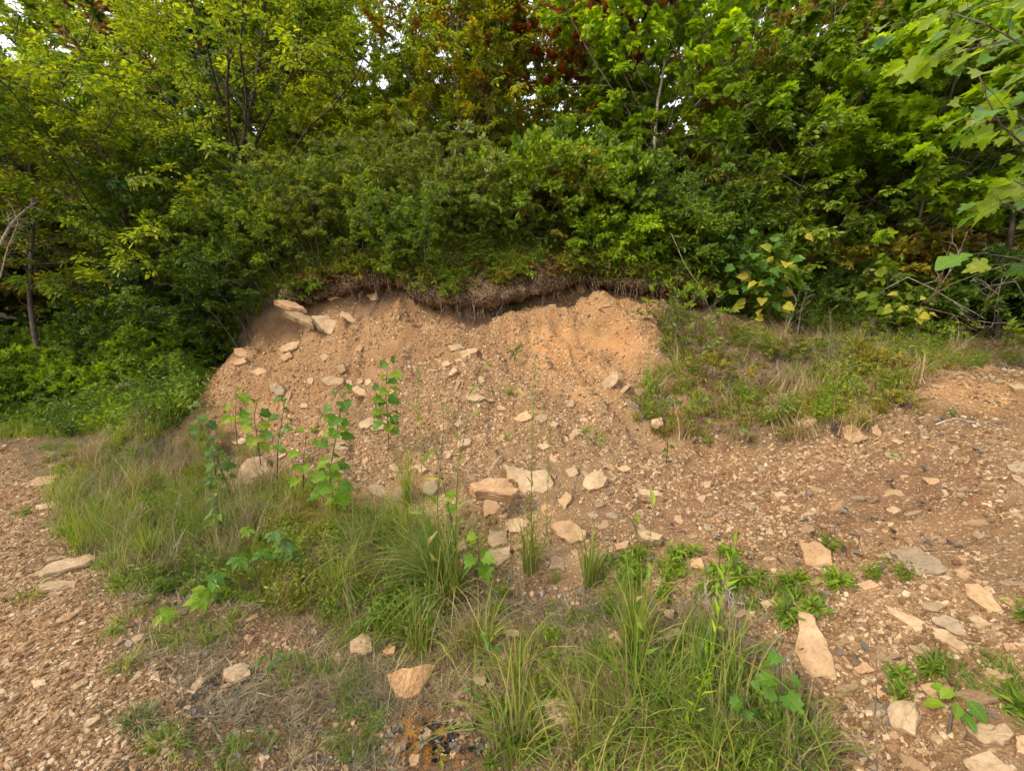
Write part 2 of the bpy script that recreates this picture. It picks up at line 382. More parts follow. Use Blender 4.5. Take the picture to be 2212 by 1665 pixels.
def mat_rock(name, c1, c2, c3, island=False, scale=1.0):
    m, nt, nd, lk, b = nodes_of(name, 0.88, 0.2)
    tc = nd.new("ShaderNodeTexCoord")
    oi = nd.new("ShaderNodeObjectInfo")
    rnd = oi.outputs["Random"]
    off = nd.new("ShaderNodeVectorMath"); off.operation = 'ADD'; lk.new(tc.outputs["Object"], off.inputs[0])
    cmb = nd.new("ShaderNodeCombineXYZ"); lk.new(mathn(nt, 'MULTIPLY', rnd, 37.0), cmb.inputs[0]); lk.new(mathn(nt, 'MULTIPLY', rnd, 11.0), cmb.inputs[1]); lk.new(cmb.outputs[0], off.inputs[1])
    co = off.outputs[0]
    def noise(s, d=6, r=.6, v=None):
        n = nd.new("ShaderNodeTexNoise"); n.inputs["Scale"].default_value = s * scale; n.inputs["Detail"].default_value = d; n.inputs["Roughness"].default_value = r
        lk.new(v or co, n.inputs["Vector"]); return n.outputs["Fac"]
    n1 = noise(9); n2 = noise(60, 5, .65)
    mp = nd.new("ShaderNodeMapping"); mp.inputs["Scale"].default_value = (1.2, 1.2, 22); lk.new(co, mp.inputs[0]); n3 = noise(6, 4, .6, mp.outputs[0])
    r1 = ramp(nt, [(.3, c1), (.52, c2), (.72, c3)]); lk.new(n1, r1.inputs[0])
    geo = nd.new("ShaderNodeNewGeometry")
    sep = nd.new("ShaderNodeSeparateXYZ"); lk.new(tc.outputs["Normal"], sep.inputs[0])
    side = mathn(nt, 'SUBTRACT', 1.0, mathn(nt, 'ABSOLUTE', sep.outputs[2]), clamp=True)
    st = ramp(nt, [(.35, (.55, .5, .46)), (.6, (1.05, 1.02, 1.0))]); lk.new(n3, st.inputs[0])
    c = mixc(nt, mathn(nt, 'MULTIPLY', side, .8), r1.outputs[0], st.outputs[0], 'MULTIPLY')
    sp2 = ramp(nt, [(.30, (.62, .56, .5)), (.48, (1, 1, 1)), (.75, (1.1, 1.08, 1.05))]); lk.new(n2, sp2.inputs[0])
    c = mixc(nt, .7, c, sp2.outputs[0], 'MULTIPLY')
    # stone to stone differences
    hr = ramp(nt, [(0, (.74, .68, .62)), (.35, (1, .94, .88)), (.6, (1.1, 1.02, .94)), (.8, (1.0, .82, .68)), (1, (.88, .9, .9))]); lk.new(rnd, hr.inputs[0])
    c = mixc(nt, 1.0, c, hr.outputs[0], 'MULTIPLY')
    # soil dusting, rusty stain patches
    n5 = noise(4, 5, .6); stn = ramp(nt, [(.56, (0, 0, 0)), (.7, (1, 1, 1))]); lk.new(n5, stn.inputs[0])
    c = mixc(nt, mathn(nt, 'MULTIPLY', stn.outputs[0], .55), c, (.38, .21, .10))
    lk.new(c, b.inputs["Base Color"])
    h = mathn(nt, 'ADD', mathn(nt, 'MULTIPLY', n2, .5), mathn(nt, 'MULTIPLY', mathn(nt, 'MULTIPLY', n3, side), 1.2))
    h = mathn(nt, 'ADD', h, n1)
    bp = nd.new("ShaderNodeBump"); bp.inputs["Strength"].default_value = .8; bp.inputs["Distance"].default_value = .01
    lk.new(h, bp.inputs["Height"]); lk.new(bp.outputs[0], b.inputs["Normal"])
    return m

def mat_leaf(name, cols, trans=0.38, rough=0.5, big=False, patch=None):
    """cols: list of colours picked leaf by leaf; patch: (colour, amount) for branches that have turned"""
    m = bpy.data.materials.new(name); m.use_nodes = True; nt = m.node_tree; nd = nt.nodes; lk = nt.links
    b = nd["Principled BSDF"]; out = nd["Material Output"]
    geo = nd.new("ShaderNodeNewGeometry"); tc = nd.new("ShaderNodeTexCoord")
    if big:
        oi = nd.new("ShaderNodeObjectInfo"); rnd = oi.outputs["Random"]
    else:
        oi = nd.new("ShaderNodeObjectInfo"); rnd = mathn(nt, 'FRACT', mathn(nt, 'ADD', geo.outputs["Random Per Island"], oi.outputs["Random"]))
    n = len(cols); r = ramp(nt, [(i / max(1, n - 1), c) for i, c in enumerate(cols)]); lk.new(rnd, r.inputs[0]); c = r.outputs[0]
    if big:
        sx = nd.new("ShaderNodeSeparateXYZ"); lk.new(tc.outputs["Object"], sx.inputs[0])
        ax = mathn(nt, 'ABSOLUTE', sx.outputs[0])
        w = mathn(nt, 'FRACT', mathn(nt, 'MULTIPLY', mathn(nt, 'SUBTRACT', sx.outputs[1], mathn(nt, 'MULTIPLY', ax, .8)), 6.5))
        vein = ramp(nt, [(0.0, (1, 1, 1)), (.10, (0, 0, 0)), (.90, (0, 0, 0)), (1, (1, 1, 1))]); lk.new(w, vein.inputs[0])
        mid = mathn(nt, 'LESS_THAN', ax, .014)
        vv = mathn(nt, 'MAXIMUM', vein.outputs[0], mid)
        c = mixc(nt, mathn(nt, 'MULTIPLY', vv, .35), c, (.32, .40, .10))
        bp = nd.new("ShaderNodeBump"); bp.inputs["Strength"].default_value = .5; bp.inputs["Distance"].default_value = .01; bp.invert = True
        lk.new(vv, bp.inputs["Height"]); lk.new(bp.outputs[0], b.inputs["Normal"])
    else:
        nz = nd.new("ShaderNodeTexNoise"); nz.inputs["Scale"].default_value = .9; nz.inputs["Detail"].default_value = 3; lk.new(geo.outputs["Position"], nz.inputs["Vector"])
        rr = ramp(nt, [(.35, (.72, .80, .80)), (.65, (1.2, 1.12, .9))]); lk.new(nz.outputs["Fac"], rr.inputs[0])
        c = mixc(nt, 1.0, c, rr.outputs[0], 'MULTIPLY')
        if patch:
            nz2 = nd.new("ShaderNodeTexNoise"); nz2.inputs["Scale"].default_value = 1.7; nz2.inputs["Detail"].default_value = 2; lk.new(geo.outputs["Position"], nz2.inputs["Vector"])
            mk = mathn(nt, 'ADD', nz2.outputs["Fac"], mathn(nt, 'MULTIPLY', mathn(nt, 'SUBTRACT', rnd, .5), .35))
            st = ramp(nt, [(.62 - patch[1], (0, 0, 0)), (.68 - patch[1], (1, 1, 1))]); lk.new(mk, st.inputs[0])
            c = mixc(nt, st.outputs[0], c, patch[0])
    lk.new(c, b.inputs["Base Color"]); b.inputs["Roughness"].default_value = rough; b.inputs["Specular IOR Level"].default_value = .3
    tr = nd.new("ShaderNodeBsdfTranslucent")
    tcg = mixc(nt, 1.0, c, (2.1, 2.0, .6), 'MULTIPLY'); lk.new(tcg, tr.inputs[0])
    mx = nd.new("ShaderNodeMixShader"); mx.inputs[0].default_value = trans
    lk.new(b.outputs[0], mx.inputs[1]); lk.new(tr.outputs[0], mx.inputs[2]); lk.new(mx.outputs[0], out.inputs[0])
    return m

def mat_bark(name, c1, c2, sc=30):
    m, nt, nd, lk, b = nodes_of(name, .9, .15)
    tc = nd.new("ShaderNodeTexCoord"); mp = nd.new("ShaderNodeMapping"); mp.inputs["Scale"].default_value = (1, 1, .35); lk.new(tc.outputs["Object"], mp.inputs[0])
    n = nd.new("ShaderNodeTexNoise"); n.inputs["Scale"].default_value = sc; n.inputs["Detail"].default_value = 5; lk.new(mp.outputs[0], n.inputs["Vector"])
    r = ramp(nt, [(.35, c1), (.65, c2)]); lk.new(n.outputs["Fac"], r.inputs[0]); lk.new(r.outputs[0], b.inputs["Base Color"])
    bp = nd.new("ShaderNodeBump"); bp.inputs["Strength"].default_value = .7; bp.inputs["Distance"].default_value = .01; lk.new(n.outputs["Fac"], bp.inputs["Height"]); lk.new(bp.outputs[0], b.inputs["Normal"])
    return m
def mat_blade(name, cols, trans=.25):
    return mat_leaf(name, cols, trans, .55)

# ------------------------------------------------------------------ the ground, split into its zones
M_ground = mat_ground()
jx = GX + .10 * fbm(GX * 3.1, GY * 3.1, 3); jy = GY + .10 * fbm(GX * 3.1 + 7, GY * 3.1 + 3, 3)
def zmask(poly, k=2):
    m = inside(poly, jx, jy).astype(float)
    for _ in range(k):
        m = (m + np.roll(m, 3, 0) + np.roll(m, -3, 0) + np.roll(m, 3, 1) + np.roll(m, -3, 1)) / 5
    return m
m_path = zmask(Z_path); m_bare = zmask(Z_bare); m_clay = np.clip(zmask(Z_clay, 40) * (.7 + .5 * fbm(GX * 2, GY * 2, 3)) + zmask(Z_clay2, 16) + .6 * zmask(Z_clay3, 16), 0, 1)
m_clay = np.maximum(m_clay, .38 * m_bare * sstep(4.2, 5.2, GY)); m_soil = zmask(Z_soil, 6); m_terr = zmask(Z_terr); m_damp = zmask(Z_damp, 8); m_seep = zmask(Z_seep, 3); m_verge = zmask(Z_verge, 4)
patchy = np.clip(fbm(GX * 2.3, GY * 2.3, 4) * 2.2 + .5, 0, 1)
litter = np.clip(1 - m_path - m_bare, 0, 1)
litter = np.where(m_verge + m_terr > .3, litter * (.25 + .55 * patchy) * np.where(m_terr > .3, .7, 1), litter)
litter = litter * (1 - .75 * m_soil)
litter = np.where((m_verge + m_terr < .3) & (GX > .3) & (GX < 6) & (GY < 4.3), .05, litter)
behind = GY < .6
litter = np.where(behind & (GX > -6) & (GX < 3), .15, litter)
zone = np.stack([m_clay, litter, m_path, np.ones_like(litter)], -1).reshape(-1, 4).astype(np.float32)
wet = np.stack([m_seep, m_damp, 0 * m_seep, 1 + 0 * m_seep], -1).reshape(-1, 4).astype(np.float32)
nx_, ny_ = len(gx), len(gy)
V_all = np.stack([GX, GY, GZ], -1).reshape(-1, 3)
ii, jj = np.meshgrid(np.arange(nx_ - 1), np.arange(ny_ - 1))
q0 = (jj * nx_ + ii); Q_all = np.stack([q0, q0 + 1, q0 + nx_ + 1, q0 + nx_], -1).reshape(-1, 4)
fc = lambda m: ((m[:-1, :-1] + m[1:, 1:] + m[1:, :-1] + m[:-1, 1:]) / 4).ravel()
cls = np.zeros(len(Q_all), int)
fx_, fy_ = fc(GX), fc(GY)
beyond = (fy_ > np.interp(fx_, LX, LY, left=8.5, right=6.2) + .15) & (fy_ > 5.4)
cls[beyond] = 3
cls[fc(m_path) > .5] = 1
cls[(fc(m_bare) > .5) & ~beyond] = 2
def sub_ground(name, sel):
    Q = Q_all[sel]; used, inv = np.unique(Q, return_inverse=True)
    me = quad_mesh(name, V_all[used], inv.reshape(-1, 4), True)
    for nm, arr in (("zone", zone), ("wet", wet)):
        a = me.color_attributes.new(nm, 'FLOAT_COLOR', 'POINT'); a.data.foreach_set("color", arr[used].ravel())
    link(name, me, None, M_ground, kind="structure")
sub_ground("ground", cls == 0)
sub_ground("gravel_path", cls == 1)
sub_ground("eroded_bank", cls == 2)
sub_ground("forest_floor", cls == 3)

# ------------------------------------------------------------------ overhanging root mat along the lip
M_sod, nt, nd, lk, b = nodes_of("root_bound_soil", .95, .1)
tc = nd.new("ShaderNodeTexCoord"); mp = nd.new("ShaderNodeMapping"); mp.inputs["Scale"].default_value = (1, 1, .75); lk.new(tc.outputs["Object"], mp.inputs[0])
n_ = nd.new("ShaderNodeTexNoise"); n_.inputs["Scale"].default_value = 45; n_.inputs["Detail"].default_value = 6; lk.new(mp.outputs[0], n_.inputs["Vector"])
r_ = ramp(nt, [(.36, (.03, .02, .013)), (.5, (.13, .082, .048)), (.68, (.30, .19, .11))]); lk.new(n_.outputs["Fac"], r_.inputs[0]); lk.new(r_.outputs[0], b.inputs["Base Color"])
bp = nd.new("ShaderNodeBump"); bp.inputs["Strength"].default_value = 1; bp.inputs["Distance"].default_value = .03; lk.new(n_.outputs["Fac"], bp.inputs["Height"]); lk.new(bp.outputs[0], b.inputs["Normal"])
NA = 260; s = np.linspace(3.1, len(LIP) - 1.001, NA); k0 = s.astype(int); f = (s - k0)[:, None]
lipc = lip3[k0] * (1 - f) + lip3[k0 + 1] * f
tan = unit(np.gradient(lipc, axis=0)); outv = unit(np.cross(tan, np.array([0, 0, 1.0]))); outv *= np.sign(-outv[:, 1:2])
sec = [(-.50, .06), (-.22, .03), (.0, -.03), (.12, -.02), (.18, .05), (.17, .13), (.11, .21), (-.02, .29), (-.16, .37), (-.35, .42), (-.6, .40)]
fat = .5 + .95 * np.exp(-((np.linspace(0, 1, NA) - .53) / .10) ** 2) + .6 * fbm(np.linspace(0, 22, NA), np.zeros(NA), 3)
rows = []
for j, (o_, z_) in enumerate(sec):
    nz = fbm(lipc[:, 0] * 5 + j * .7, lipc[:, 1] * 5 + j * .9, 4)
    nz2 = fbm(lipc[:, 0] * 14 + j * 1.7, lipc[:, 1] * 5 + j * 2.1, 3)
    rows.append(lipc + outv * ((o_ * fat if o_ > 0 else np.full(NA, o_)) + .15 * nz + .06 * nz2)[:, None] + np.array([0, 0, 1.0]) * (z_ * (.7 + .3 * fat) + .09 * nz2 + .08 * nz - .03 - (.10 * np.clip(fat - .7, 0, 1) if z_ < .1 else 0))[:, None])
G = np.stack(rows, 1); V = G.reshape(-1, 3); S = len(sec)
a_, b_ = np.meshgrid(np.arange(NA - 1), np.arange(S - 1), indexing='ij'); q = a_ * S + b_
me = quad_mesh("overhang", V, np.stack([q, q + 1, q + S + 1, q + S], -1).reshape(-1, 4), True)
link("overhanging_root_mat", me, None, M_sod, kind="structure")
OVER = G      # for placing roots and plants

# ------------------------------------------------------------------ stones
M_rock = mat_rock("tan_sandstone", (.29, .205, .12), (.41, .30, .185), (.50, .385, .25))
M_rock_grey = mat_rock("grey_sandstone", (.27, .205, .135), (.35, .275, .185), (.43, .345, .24))
M_rock_rust = mat_rock("rusty_sandstone", (.34, .215, .12), (.43, .29, .165), (.52, .37, .22))

def slab_arrays(out2, t, seed, dome=.15):
    """out2: (n,2) outline in local plane, star-shaped about the origin; returns verts, tris. Top at z=0, base at -t"""
    g = np.random.default_rng(seed)
    n = len(out2); R = np.linalg.norm(out2, axis=1).mean()
    lv = [(.0, .05), (.38, .05), (.72, .03), (.94, .0), (1.0, -.14), (.975, -.34), (1.02, -.40), (.96, -.62), (1.0, -.68), (.9, -1.0)]
    V = [np.array([[0, 0, 0.0]])]
    ph = g.random(8) * 6.28; th = np.arctan2(out2[:, 1], out2[:, 0])
    for i, (sc, z) in enumerate(lv[1:], 1):
        jit = 1 + (.025 * g.standard_normal(n) if i >= 3 else .05 * g.standard_normal(n))
        p = out2 * (sc * jit)[:, None]
        und = dome * t * (1.3 * fbm(p[:, 0] / R * .8 + ph[0] * 3, p[:, 1] / R * .8 + ph[1] * 3, 3))
        zz = z * t + und + .035 * t * g.standard_normal(n) * (1 if i >= 3 else .3)
        V.append(np.column_stack([p, zz]))
    V = np.concatenate(V); T = []
    for k in range(n): T.append((0, 1 + k, 1 + (k + 1) % n))
    for r in range(len(lv) - 2):
        o0 = 1 + r * n; o1 = o0 + n
        for k in range(n):
            k2 = (k + 1) % n; T.append((o0 + k, o1 + k, o1 + k2)); T.append((o0 + k, o1 + k2, o0 + k2))
    o0 = 1 + (len(lv) - 2) * n; cidx = len(V); V = np.vstack([V, [[0, 0, -t]]])
    for k in range(n): T.append((o0 + k, cidx, o0 + (k + 1) % n))
    return V, np.array(T)

def hero(poly, t, label, tilt=0.0, mat=None, name="rock", lift=.66, cat="rock", group=None, depth=None, ):
    """poly: the outline of the stone's upper face as measured; it gets its own place on the ground, real size and thickness"""
    P = np.array(poly, float); c = P.mean(0)
    x0 = min(max(c[0], 2), 2210); p0 = at1(c[0], min(c[1], 1663))
    if depth: p0 = at_depth(c[0], c[1], depth)
    Gp = at(P[:, 0].clip(1, 2211), P[:, 1].clip(1, 1664)) if not depth else None
    n = ground_n(p0[0], p0[1], .15)
    if depth: n = unit(np.array([.1, -.35, 1.0]))
    elif np.linalg.norm(Gp - Gp.mean(0), axis=1).max() < .6:      # rest on the ground actually under its outline
        q_ = Gp - Gp.mean(0); co_ = np.linalg.lstsq(np.column_stack([q_[:, :2], np.ones(len(q_))]), q_[:, 2], rcond=1e-3)[0]; nf = unit(np.array([-co_[0], -co_[1], 1.0]))
        if np.hypot(co_[0], co_[1]) < 1.4: n = unit(n + 1.5 * nf)
    view = unit(np.array([0, 0, CAM_H]) - p0)
    n = unit(n + tilt * view)
    k = float(n @ view)
    if k < .28: n = unit(n + (.32 - k) * 1.2 * view)
    t = t * 1.35; top = p0 + n * t * lift
    d = ray(P[:, 0], P[:, 1]); o = np.array([0, 0, CAM_H])
    tt = ((top - o) @ n) / (d @ n); W = o + d * tt[:, None]
    if not depth:
        gap = (W - np.column_stack([W[:, 0], W[:, 1], ground_z(W[:, 0], W[:, 1])])) @ n; need = t * .30 - np.sort(gap)[max(0, len(gap) // 4)]
        if need > 0:
            top = top + n * min(need, .10); tt = ((top - o) @ n) / (d @ n); W = o + d * tt[:, None]
    cen = W.mean(0)
    ex = unit(np.cross(n, [0, 1, .01])) * 1.0; ex = unit(np.cross(np.array([0, 1.0, 0]), n)); ey = np.cross(n, ex)
    L = np.stack([(W - cen) @ ex, (W - cen) @ ey], -1)
    ang = np.arctan2(L[:, 1], L[:, 0])
    if (np.roll(ang, -1) - ang + np.pi) .__mod__(2 * np.pi).mean() < np.pi: L = L[::-1]
    # densify with a ragged edge
    g = np.random.default_rng(int(abs(c[0] * 13 + c[1] * 7)))
    per = np.linalg.norm(np.roll(L, -1, 0) - L, axis=1); tot = per.sum(); D = []
    nd_ = 22
    for i in range(len(L)):
        m = max(1, int(round(nd_ * per[i] / tot)))
        for k_ in range(m):
            q = L[i] * (1 - k_ / m) + L[(i + 1) % len(L)] * k_ / m
            e = L[(i + 1) % len(L)] - L[i]; nn = np.array([e[1], -e[0]]) / (np.linalg.norm(e) + 1e-9)
            D.append(q + nn * g.standard_normal() * tot * .006)
    V, T = slab_arrays(np.array(D), t, int(c[0] * 3 + c[1]))
    me = tri_mesh(name, V, T, False)
    o_ = link(name, me, None, mat or M_rock, label, cat, group)
    M = Matrix((tuple(ex), tuple(ey), tuple(n))).transposed().to_4x4(); M.translation = Vector(cen)
    o_.matrix_world = M
    HEROES.append((cen[0], cen[1], np.linalg.norm(L, axis=1).max()))
    return o_
HEROES = []
def sc_(pts, ox, oy, k=3.0): return [(ox + a / k, oy + b / k) for a, b in pts]
RG, RR = M_rock_grey, M_rock_rust
slabs = [
 ([(1085,1000),(1120,1008),(1147,1018),(1180,1013),(1197,1043),(1170,1073),(1130,1068),(1114,1046),(1097,1033)], .07, "large pale slab leaning up beside the dark hollow at the foot of the bank", .9, None),
 ([(1014,1043),(1054,1031),(1094,1033),(1122,1058),(1104,1068),(1067,1061),(1027,1060)], .07, "jutting flat slab with a dark hollow beneath it at the foot of the bank", .1, None),
 ([(1264,1026),(1280,1019),(1297,1016),(1314,1030),(1304,1050),(1274,1060),(1257,1046)], .09, "rounded tan block just right of the leaning slab at the foot of the bank", .6, None),
 ([(1220,1013),(1244,1006),(1250,1023),(1230,1033)], .05, "small pale stone between the leaning slab and the rounded block", .5, None),
 ([(1380,1055),(1404,1056),(1424,1060),(1434,1070),(1405,1070),(1380,1066)], .05, "thin ledge of layered rock poking from the brown slope, alone right of centre", .0, None),
 ([(987,956),(1004,946),(1019,951),(1014,961),(990,966)], .07, "pale wedge stone with a shadowed brown underside in the middle of the bank", .3, None),
 ([(1090,936),(1107,940),(1120,953),(1104,960),(1080,951),(1077,940)], .06, "brownish angular stone half buried above the leaning slab", .4, RR),
 ([(1107,906),(1124,893),(1137,886),(1150,890),(1147,906),(1124,911)], .05, "smooth sloping tan stone pressed into the middle of the scree", .8, RR),
 ([(1004,853),(1024,853),(1044,855),(1050,860),(1027,868),(1007,863)], .05, "flat layered stone lying level in the middle of the scree", .1, None),
 ([(1045,861),(1065,860),(1069,866),(1054,868)], .03, "small pale stone touching the right end of the flat layered one", .2, None),
 ([(1074,876),(1090,878),(1094,886),(1077,885)], .03, "little dark-edged stone below right of the flat layered one on the scree", .2, None),
 ([(760,840),(770,831),(790,843),(794,853),(777,856)], .07, "angular tan block lowest of the little stone pile left of the tall sapling", .5, None),
 ([(770,820),(782,815),(785,826),(774,830)], .05, "upright pale stone in the middle of the little pile left of the tall sapling", .7, None),
 ([(787,820),(800,816),(804,830),(790,833)], .05, "pale stone at the right end of the little pile beside the tall sapling", .7, None),
 ([(747,820),(760,820),(764,836),(750,836)], .05, "pale stone at the left end of the little pile left of the tall sapling", .7, None),
 ([(1227,866),(1237,861),(1242,870),(1237,881),(1229,878)], .05, "small rounded cobble lying alone on the gravelly scree right of centre", .6, None),
 ([(1304,820),(1324,803),(1337,810),(1334,826),(1317,840),(1300,833)], .09, "rounded tan block at the edge of the weeds on the right of the bare bank", .6, None),
 ([(1337,846),(1360,826),(1364,833),(1344,851)], .04, "narrow leaning stone between the rounded block and the weeds", .5, None),
 ([(1367,843),(1390,836),(1400,846),(1380,855)], .04, "flat dark-edged stone under the weeds right of the rounded block", .2, RG),
 ([(1240,613),(1257,616),(1267,630),(1250,633)], .06, "orange block stuck in the clay just below the overhanging turf", .5, RR),
 ([(1414,625),(1437,626),(1440,640),(1420,640)], .06, "brown block tucked under the right end of the overhanging turf", .5, RR),
 ([(790,638),(814,630),(817,646),(804,650)], .07, "dark-bottomed block under the turf on the left half of the bank top", .3, None),
 ([(737,671),(757,676),(774,696),(757,696),(735,686)], .05, "pale layered stone just right of the big bright slab near the bank top", .6, None),
 ([(990,760),(1014,751),(1037,753),(1024,766),(1000,773)], .06, "pale outcrop slab in the middle of the bare face above the small weed", .5, None),
 ([(967,746),(997,743),(1004,753),(974,758)], .05, "rough pale stone directly left of the outcrop slab on the bare face", .5, None),
 ([(977,850),(990,820),(995,823),(985,848)], .03, "thin pale sliver of stone standing on end in the scree", .9, None),
 ([(967,810),(980,790),(990,800),(977,811)], .04, "tan wedge of stone just above the upright sliver", .7, None),
 ([(774,913),(797,900),(817,906),(797,923),(777,925)], .06, "left one of two pale stones under the tall sapling", .5, None),
 ([(797,926),(817,910),(837,906),(834,926),(810,931)], .06, "right one of two pale stones under the tall sapling", .6, None),
 ([(894,1006),(910,1000),(924,1013),(910,1023)], .05, "pale stone behind the tall grass stalks, left of the dark hollow", .6, None),
 ([(907,1043),(937,1033),(947,1053),(934,1070),(910,1063)], .06, "flat tan stone behind the base of the tall grass stalks", .7, None),
 ([(980,916),(994,901),(1000,913),(990,923)], .04, "small tilted tan stone directly above the pale wedge stone", .7, None),
 ([(1070,918),(1084,915),(1089,923),(1077,928)], .04, "small round stone between the wedge stone and the sloping tan stone", .6, None),
 ([(1407,906),(1430,900),(1435,916),(1420,925),(1407,920)], .08, "squarish tan block beside the hanging white roots", .6, None),
 ([(1300,660),(1317,653),(1320,661),(1303,663)], .03, "little dark-shadowed stone high on the orange clay", .1, RR),
 ([(1204,1080),(1224,1060),(1237,1073),(1220,1100)], .06, "brownish stone below right of the leaning slab", .7, RR),
 ([(493,1046),(510,1016),(533,990),(567,983),(587,1016),(590,1033),(553,1046),(533,1073),(500,1083)], .08, "broad pinkish boulder standing in the grass left of the saplings", 1.1, None),
 ([(593,1040),(617,1028),(622,1033),(607,1046)], .04, "small stone touching the right side of the broad pinkish boulder", .4, None),
 ([(670,683),(686,682),(703,680),(733,693),(717,723),(683,710)], .10, "big bright slab sticking out near the top left of the bank", .7, None),
 ([(590,648),(612,646),(645,656),(662,668),(622,662)], .06, "topmost thin ledge jutting out left of the bank top", .2, None),
 ([(611,672),(640,671),(672,684),(677,703),(650,692)], .07, "second thin ledge jutting out left of the big bright slab", .3, None),
 ([(582,830),(597,823),(617,840),(613,853),(597,855),(582,843)], .12, "rounded grey-tan boulder resting on the lower left of the bare bank", .6, RG),
 ([(612,870),(620,846),(630,846),(622,870)], .05, "narrow upright stone propped right of the rounded grey-tan boulder", .9, None),
 ([(607,766),(627,760),(632,770),(613,780),(605,775)], .07, "lower stone of the crumbling clump on the left of the bare face", .5, None),
 ([(600,753),(620,740),(650,736),(640,753),(610,760)], .07, "upper stone of the crumbling clump on the left of the bare face", .6, None),
 ([(690,770),(703,763),(713,773),(697,780)], .06, "single tan stone midway between the crumbling clump and the outcrop slab", .6, None),
 ([(503,753),(520,750),(540,760),(533,773),(507,766)], .08, "upper orange block of the broken ledge at the far left end of the bank", .5, RR),
 ([(500,780),(530,770),(533,783),(507,791)], .07, "lower orange block of the broken ledge at the far left end of the bank", .4, RR),
 ([(393,813),(410,800),(430,800),(427,813),(413,820)], .14, "pale boulder at the left foot of the bank against the dark bushes", .9, None),
 ([(497,956),(520,945),(547,950),(520,960)], .05, "flat pale stone behind the leafy saplings at the foot of the bank", .2, None),
 ([(647,873),(663,870),(667,880),(650,881)], .04, "small pale stone right of the bare sapling stem on the bank", .6, None),
 ([(147,990),(163,983),(163,993),(150,998)], .06, "small orange cobble at the far edge of the path", .5, RR),
 ([(58,1043),(80,1030),(133,1023),(107,1046),(77,1050)], .06, "brown flat stone sunk into the far part of the path edge", .3, RR),
 ([(100,1005),(133,1000),(133,1006),(107,1010)], .04, "thin tan stone just behind the brown sunken one on the path edge", .2, None),
 ([(77,1090),(110,1083),(133,1083),(127,1096),(83,1100)], .04, "pale flat flagstone halfway up the left path edge", .3, None),
 ([(167,916),(180,905),(190,913),(180,923)], .07, "pointed tan stone among the weeds at the far left", .8, None),
 ([(600,986),(617,975),(617,981),(603,990)], .03, "white-edged small stone between the boulder and the saplings", .4, None),
 ([(67,1240),(111,1213),(161,1200),(191,1192),(211,1202),(188,1218),(134,1232),(91,1243)], .055, "long thick slab at the left edge of the path", .1, None),
 ([(81,1262),(114,1252),(171,1253),(161,1267),(111,1274),(87,1274)], .03, "flat slab in front of the long thick slab on the path", .2, None),
 ([(121,1338),(148,1321),(168,1322),(151,1338),(128,1343)], .03, "pale oval stone lying alone on the path gravel", .3, None),
 ([(384,1270),(416,1247),(426,1250),(413,1267),(389,1275)], .05, "tan wedge beside the bramble leaves", .4, None),
 ([(483,1445),(505,1435),(530,1428),(544,1455),(507,1475),(483,1462)], .04, "broad pale flat stone at the bottom left beside a small weed", .5, None),
 ([(409,1485),(433,1460),(446,1468),(423,1494)], .04, "greenish narrow stone left of the broad pale flat stone", .5, RG),
 ([(480,1478),(493,1472),(503,1477),(487,1485)], .025, "small pale pebble-like stone just below the broad pale flat stone", .4, None),
 ([(510,1284),(527,1275),(537,1284),(530,1297)], .04, "brown stone in the shade below the dark bramble leaves", .5, RR),
 ([(527,1338),(557,1321),(559,1331),(537,1341)], .03, "flat brown stone on the bare soil right of the bright bramble tip", .4, RR),
 ([(525,1378),(537,1368),(550,1374),(540,1388)], .035, "small rounded orange stone above the broad pale flat stone", .5, RR),
 ([(289,1338),(305,1329),(309,1341),(295,1346)], .03, "little rust-brown stone left of the bright bramble tip", .4, RR),
 ([(242,1391),(265,1374),(268,1381),(248,1395)], .025, "thin dark-edged chip of stone on the path's grassy border", .4, None),
 ([(282,1378),(309,1368),(312,1378),(289,1388)], .03, "pale flat stone next to the thin chip on the path's grassy border", .4, None),
 ([(0,1428),(17,1418),(20,1428),(0,1438)], .03, "tan stone cut by the left edge of the picture", .4, None),
 ([(67,1468),(97,1465),(101,1478),(74,1485)], .02, "flat tan stone in the middle of the near path gravel", .4, None),
 ([(151,1482),(185,1462),(191,1472),(161,1489)], .02, "long flat stone right of another one in the near path gravel", .4, None),
 ([(178,1566),(215,1539),(218,1552),(188,1569)], .02, "dusty flat stone nearly buried in the near path gravel", .4, None),
 ([(238,1576),(265,1559),(268,1572),(248,1586)], .03, "stone between the near path gravel and the dark green tufts", .4, None),
 ([(5,1652),(20,1643),(37,1641),(25,1662)], .03, "pale stone in the bottom left corner", .4, None),
 ([(757,1385),(784,1364),(804,1374),(804,1408),(787,1415),(757,1408)], .07, "knobbly tan rock left of the grass tussock's foot", .7, None),
 ([(826,1405),(844,1388),(854,1395),(853,1411),(834,1413)], .06, "small yellowish rock right of the knobbly tan one", .6, RR),
 ([(833,1457),(871,1445),(911,1433),(943,1433),(925,1465),(908,1495),(885,1509),(854,1502)], .06, "large tilted brown slab above the orange seep", .9, RR),
 ([(1153,1519),(1183,1505),(1240,1509),(1247,1525),(1240,1559),(1207,1579),(1173,1576),(1153,1569)], .08, "big cracked tan boulder at the bottom centre behind green blades", .8, None),
 ([(1022,1462),(1049,1458),(1049,1478),(1029,1485)], .04, "tan stone just above right of the orange seep", .5, None),
 ([(1073,1421),(1089,1405),(1093,1421),(1076,1435)], .035, "yellowish stone among the dry straw above the orange seep", .5, None),
 ([(1086,1361),(1105,1357),(1123,1361),(1123,1374),(1093,1374)], .035, "flat stone among the straw right of the grass tussock", .4, None),
 ([(1056,1146),(1096,1143),(1096,1173),(1066,1183),(1052,1173)], .06, "pale block behind the big green leaf right of the tussock", .8, None),
